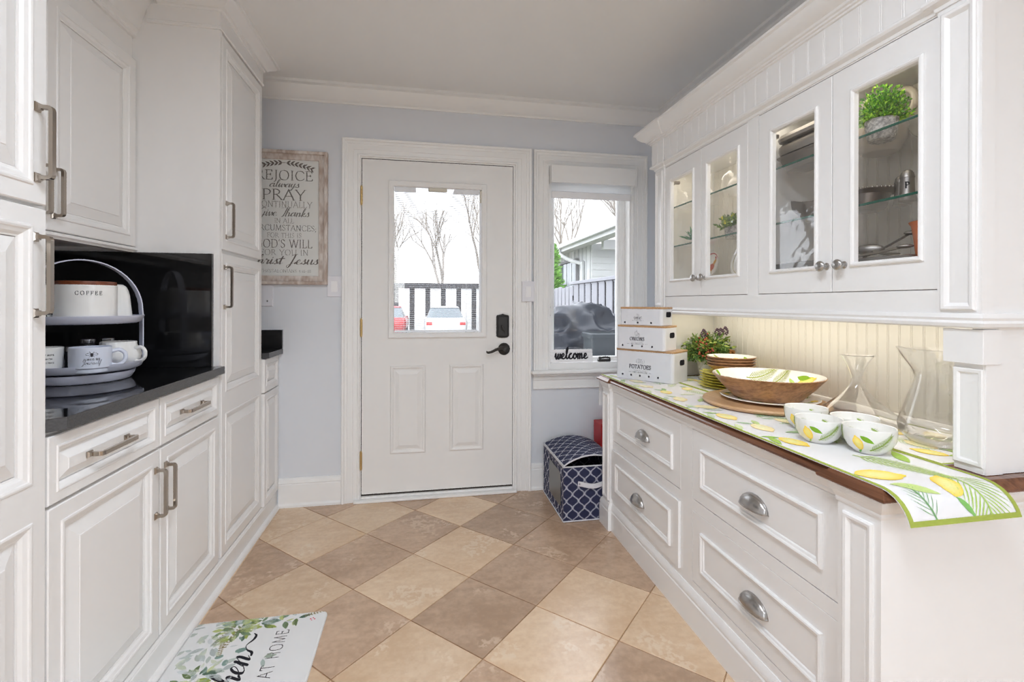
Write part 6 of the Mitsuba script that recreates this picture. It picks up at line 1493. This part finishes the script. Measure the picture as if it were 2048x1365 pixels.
# neighbour's house
k = thing('house', 'white neighbouring house with board siding, gutter and sloping roof', 'house')
add(k + '__wall', [box(4.0, 11.0, GZ, 12.0, 26.0, 2.62)], 'siding_white')
for i in range(19): add(k + '__siding_board', hull([(4.0, 10.999, -0.38 + i * .158), (9.5, 10.999, -0.38 + i * .158), (4.0, 10.965, -0.38 + i * .158), (9.5, 10.965, -0.38 + i * .158), (4.0, 10.999, -0.222 + i * .158), (9.5, 10.999, -0.222 + i * .158), (4.0, 10.985, -0.222 + i * .158), (9.5, 10.985, -0.222 + i * .158)]), 'siding_white')
for i in range(40): add(k + '__batten', box(3.972, 11.05 + i * .30, GZ, 3.999, 11.085 + i * .30, 2.60), 'siding_white')
M('house_roof', two({'type': 'diffuse', 'reflectance': rgb((0.45, 0.45, 0.46))}))
add(k + '__roof', hull([(3.50, 7.6, 2.66), (3.50, 27, 2.66), (3.50, 7.6, 2.72), (3.50, 27, 2.72), (8.0, 7.6, 4.3), (8.0, 27, 4.3), (8.0, 7.6, 4.24), (8.0, 27, 4.24)]), 'house_roof')
add(k + '__fascia', box(3.50, 7.6, 2.50, 3.535, 27, 2.66), 'siding_white')
add(k + '__soffit', box(3.535, 7.6, 2.585, 4.0, 27, 2.60), 'siding_white')
add(k + '__gutter', box(3.41, 7.6, 2.58, 3.499, 27, 2.67, .01), 'siding_white')
add(k + '__porch_beam', box(4.0, 10.2, 2.40, 9.5, 10.35, 2.62), 'siding_white')
add(k + '__downspout', tube(spline([(3.45, 11.9, 2.60), (3.46, 11.9, 2.45), (3.70, 11.75, 2.28), (3.93, 11.55, 2.18), (3.945, 11.5, 2.05), (3.945, 11.5, 0.0)], 4), .05, 8), 'siding_white', smooth=40)
for y0, y1 in ((11.9, 13.4), (15.6, 16.4)):
    w = add(k + '__window', xf(frame_closed(y1 - y0, 1.4, [(0, 0), (0, .06), (.06, .06), (.06, .0)]), o=(3.97, y1, .95), **RIGHT), 'roof_grey')
    for i in range(3): add(w + '__pane', box(3.955, y0 + .06 + i * (y1 - y0 - .12) / 3 + .02, 1.01, 3.96, y0 + .06 + (i + 1) * (y1 - y0 - .12) / 3 - .02, 2.29), 'window_dark')
# covered grill
k = thing('covered_grill', 'barbecue grill under a crumpled dark grey cover on the patio', 'grill')
nu, nv = 150, 64; V = []
for j in range(nv + 1):
    for i in range(nu):
        a = 2 * math.pi * i / nu; t = j / nv
        rx = .40 * (1 - .18 * t ** 3) * (1 if t < .72 else math.cos((t - .72) / .28 * math.pi / 2) ** .55 + 1e-3); ry = .30 * (1 if t < .72 else math.cos((t - .72) / .28 * math.pi / 2) ** .6 + 1e-3)
        x, y = np.sign(math.cos(a)) * abs(math.cos(a)) ** .6 * rx, np.sign(math.sin(a)) * abs(math.sin(a)) ** .6 * ry
        V.append((x, y, 1.26 * (t if t < .72 else .72 + .28 * math.sin((t - .72) / .28 * math.pi / 2))))
V = np.array(V); nz = meshkit.fbm(V * [4.0, 4.0, 6.5] + 3, 4, 2) - .5; fold = np.sin(V[:, 0] * 9 + V[:, 2] * 14 + 5 * nz)
rad = V[:, :2] / (np.hypot(V[:, 0], V[:, 1])[:, None] + 1e-6)
rn = meshkit.noise(V * [5.5, 5.5, 4.0] + 9 + .6 * np.sin(V[:, [2, 0, 1]] * 6), 8); ridge = (1 - np.abs(2 * rn - 1)) ** 3
V[:, :2] += rad * (.14 * nz + .022 * fold + .055 * ridge)[:, None]; V[:, 2] += .035 * ridge * (V[:, 2] > .5); V[:, 2] += .16 * nz * (V[:, 2] > .3)
Fc = [];
for j in range(nv):
    for i in range(nu):
        l = (i + 1) % nu; Fc += [[j * nu + i, j * nu + l, (j + 1) * nu + l], [j * nu + i, (j + 1) * nu + l, (j + 1) * nu + i]]
add(k + '__cover', mv((V, np.array(Fc)), 1.43, 4.25, -0.118), 'cover_fabric', smooth=True)
k = thing('plastic_bin', 'grey plastic bin with a lipped rim standing before the covered grill', 'bin')
add(k + '__body', mv(oblong(.27, .24, [(-.04, 0), (-.03, .01), (0, 1.02), (.012, 1.021), (.014, 1.05), (.004, 1.06), (-.004, 1.02)]), 1.452, 3.72, -.119), 'bin_grey', smooth=30)
# shrub
k = thing('shrub', 'bright green conifer shrub behind the short fence', 'shrub')
F = Foliage(); r = random.Random(2)
for i in range(2600):
    z = r.random() ** 1.2; a = r.uniform(0, 6.283); R = (.62 * (1 - z) ** .8 + .1) * (0.75 + .25 * math.sin(3 * a + 9 * z)) * r.uniform(.7, 1.05)
    p = np.array([2.62 + R * math.cos(a), 10.1 + R * math.sin(a), .55 + 1.95 * z]); F.leaf(p, np.array([math.cos(a), math.sin(a), .5]) + rdir(r) * .5, rdir(r), .13, .05, srgb(120, 170, 80) * r.uniform(.5, 1.1))
F.emit(k + '__foliage'); add(k + '__trunk', tube([(2.62, 10.1, GZ), (2.62, 10.1, 1.6)], .05, 8), 'bark')
# bare trees
def tree(label, x, y, h, seed, spread=.55):
    k = thing('bare_tree', label, 'tree', 'bare trees beyond the yard'); r = random.Random(seed); ms = []; tr = []
    def grow(p, d, L, rad, lev):
        pts = [p]; q = p.copy(); dd = d.copy()
        for _ in range(3): dd = dd + rdir(r) * .12 + [0, 0, .04]; dd /= np.linalg.norm(dd); q = q + dd * L / 3; pts.append(q.copy())
        (tr if lev == 0 else ms).append(tube(pts, np.linspace(rad, rad * .6, 4), 5 if lev < 2 else 3, cap=False))
        if lev >= 5 or rad < .006: return
        for i in range(3 if lev < 4 else 2):
            e = dd + rdir(r) * spread; e[2] += .15; e /= np.linalg.norm(e)
            grow(pts[-1] if i else pts[-2], e, L * r.uniform(.62, .82), rad * .62, lev + 1)
    grow(np.array([x, y, GZ]), np.array([0, 0, 1.0]), h * .34, h * .016, 0)
    add(k + '__trunk', tr, 'bark', smooth=True); add(k + '__branches', ms, 'bark', smooth=True, kind='stuff')
tree('bare tree beyond the boundary fence, left in the door glass', -2.0, 33, 9.5, 1)
tree('bare tree beyond the boundary fence, middle of the door glass', 1.0, 31, 9.0, 2)
tree('bare tree beyond the boundary fence, right in the door glass', 4.2, 32, 10.0, 3)
tree('bare tree over the neighbouring house roof, left in the window', 9.0, 30, 10.5, 4)
tree('bare tree behind the neighbouring house, right in the window', 12.5, 28, 11.0, 5)
# parked cars
def car(label, x, y, paint_):
    k = thing('car', label, 'car'); w = .88
    M('car_paint_' + paint_[0], paint(paint_[1], .2)) if 'car_paint_' + paint_[0] not in scene else None
    def loft(levels):  # (z, half width, front, back)
        V, Fc = [], []
        for z, hw, a, b in levels:
            for sx_, sy_ in ((-1, 0), (-.8, -1), (.8, -1), (1, 0), (1, .9), (.8, 1), (-.8, 1), (-1, .9)):
                yy = a if sy_ == -1 else (a + .12 if sy_ == 0 else (b if sy_ == 1 else b - .12))
                V.append((sx_ * hw, yy, z))
        n = 8
        for i in range(len(levels) - 1):
            for q in range(n):
                l = (q + 1) % n; Fc += [[i * n + q, i * n + l, (i + 1) * n + l], [i * n + q, (i + 1) * n + l, (i + 1) * n + q]]
        o = (len(levels) - 1) * n
        for q in range(1, n - 1): Fc += [[o, o + q, o + q + 1], [0, q + 1, q]]
        return np.array(V, float), np.array(Fc)
    add(k + '__body', mv(loft([(.28, .80, -2.1, 2.1), (.45, .90, -2.2, 2.2), (.75, .91, -2.2, 2.2), (.90, .86, -2.1, 2.1), (.95, .80, -1.95, 1.0)]), x, y, GZ), 'car_paint_' + paint_[0], smooth=40)
    add(k + '__glass', mv(loft([(.93, .78, -1.7, .75), (1.38, .62, -1.15, .2)]), x, y, GZ), 'window_dark', smooth=20)
    add(k + '__roof', mv(loft([(1.375, .64, -1.2, .25), (1.43, .60, -1.1, .15), (1.45, .5, -1.0, .05)]), x, y, GZ), 'car_paint_' + paint_[0], smooth=40)
    for sx_ in (-1, 1):
        for sy_ in (-1.35, 1.35): add(k + '__wheel', mv(xf(lathe([(0, -.1), (.25, -.1), (.32, -.07), (.32, .07), (.25, .1), (0, .1)], 20), ex=(0, 1, 0), ey=(0, 0, 1), ez=(1, 0, 0)), x + sx_ * .78, y + sy_, GZ + .32), 'fence_dark', smooth=40)
        add(k + '__tail_light', box(x + sx_ * .70 - .12, y - 2.215, GZ + .66, x + sx_ * .70 + .12, y - 2.19, GZ + .78, .01), 'carton_red')
car('red car parked before the panel fence, left in the door glass', -1.65, 23.5, ('red', lin(170, 40, 44)))
car('white car parked before the panel fence, middle of the door glass', 0.95, 22.5, ('white', (0.7, 0.72, 0.74)))
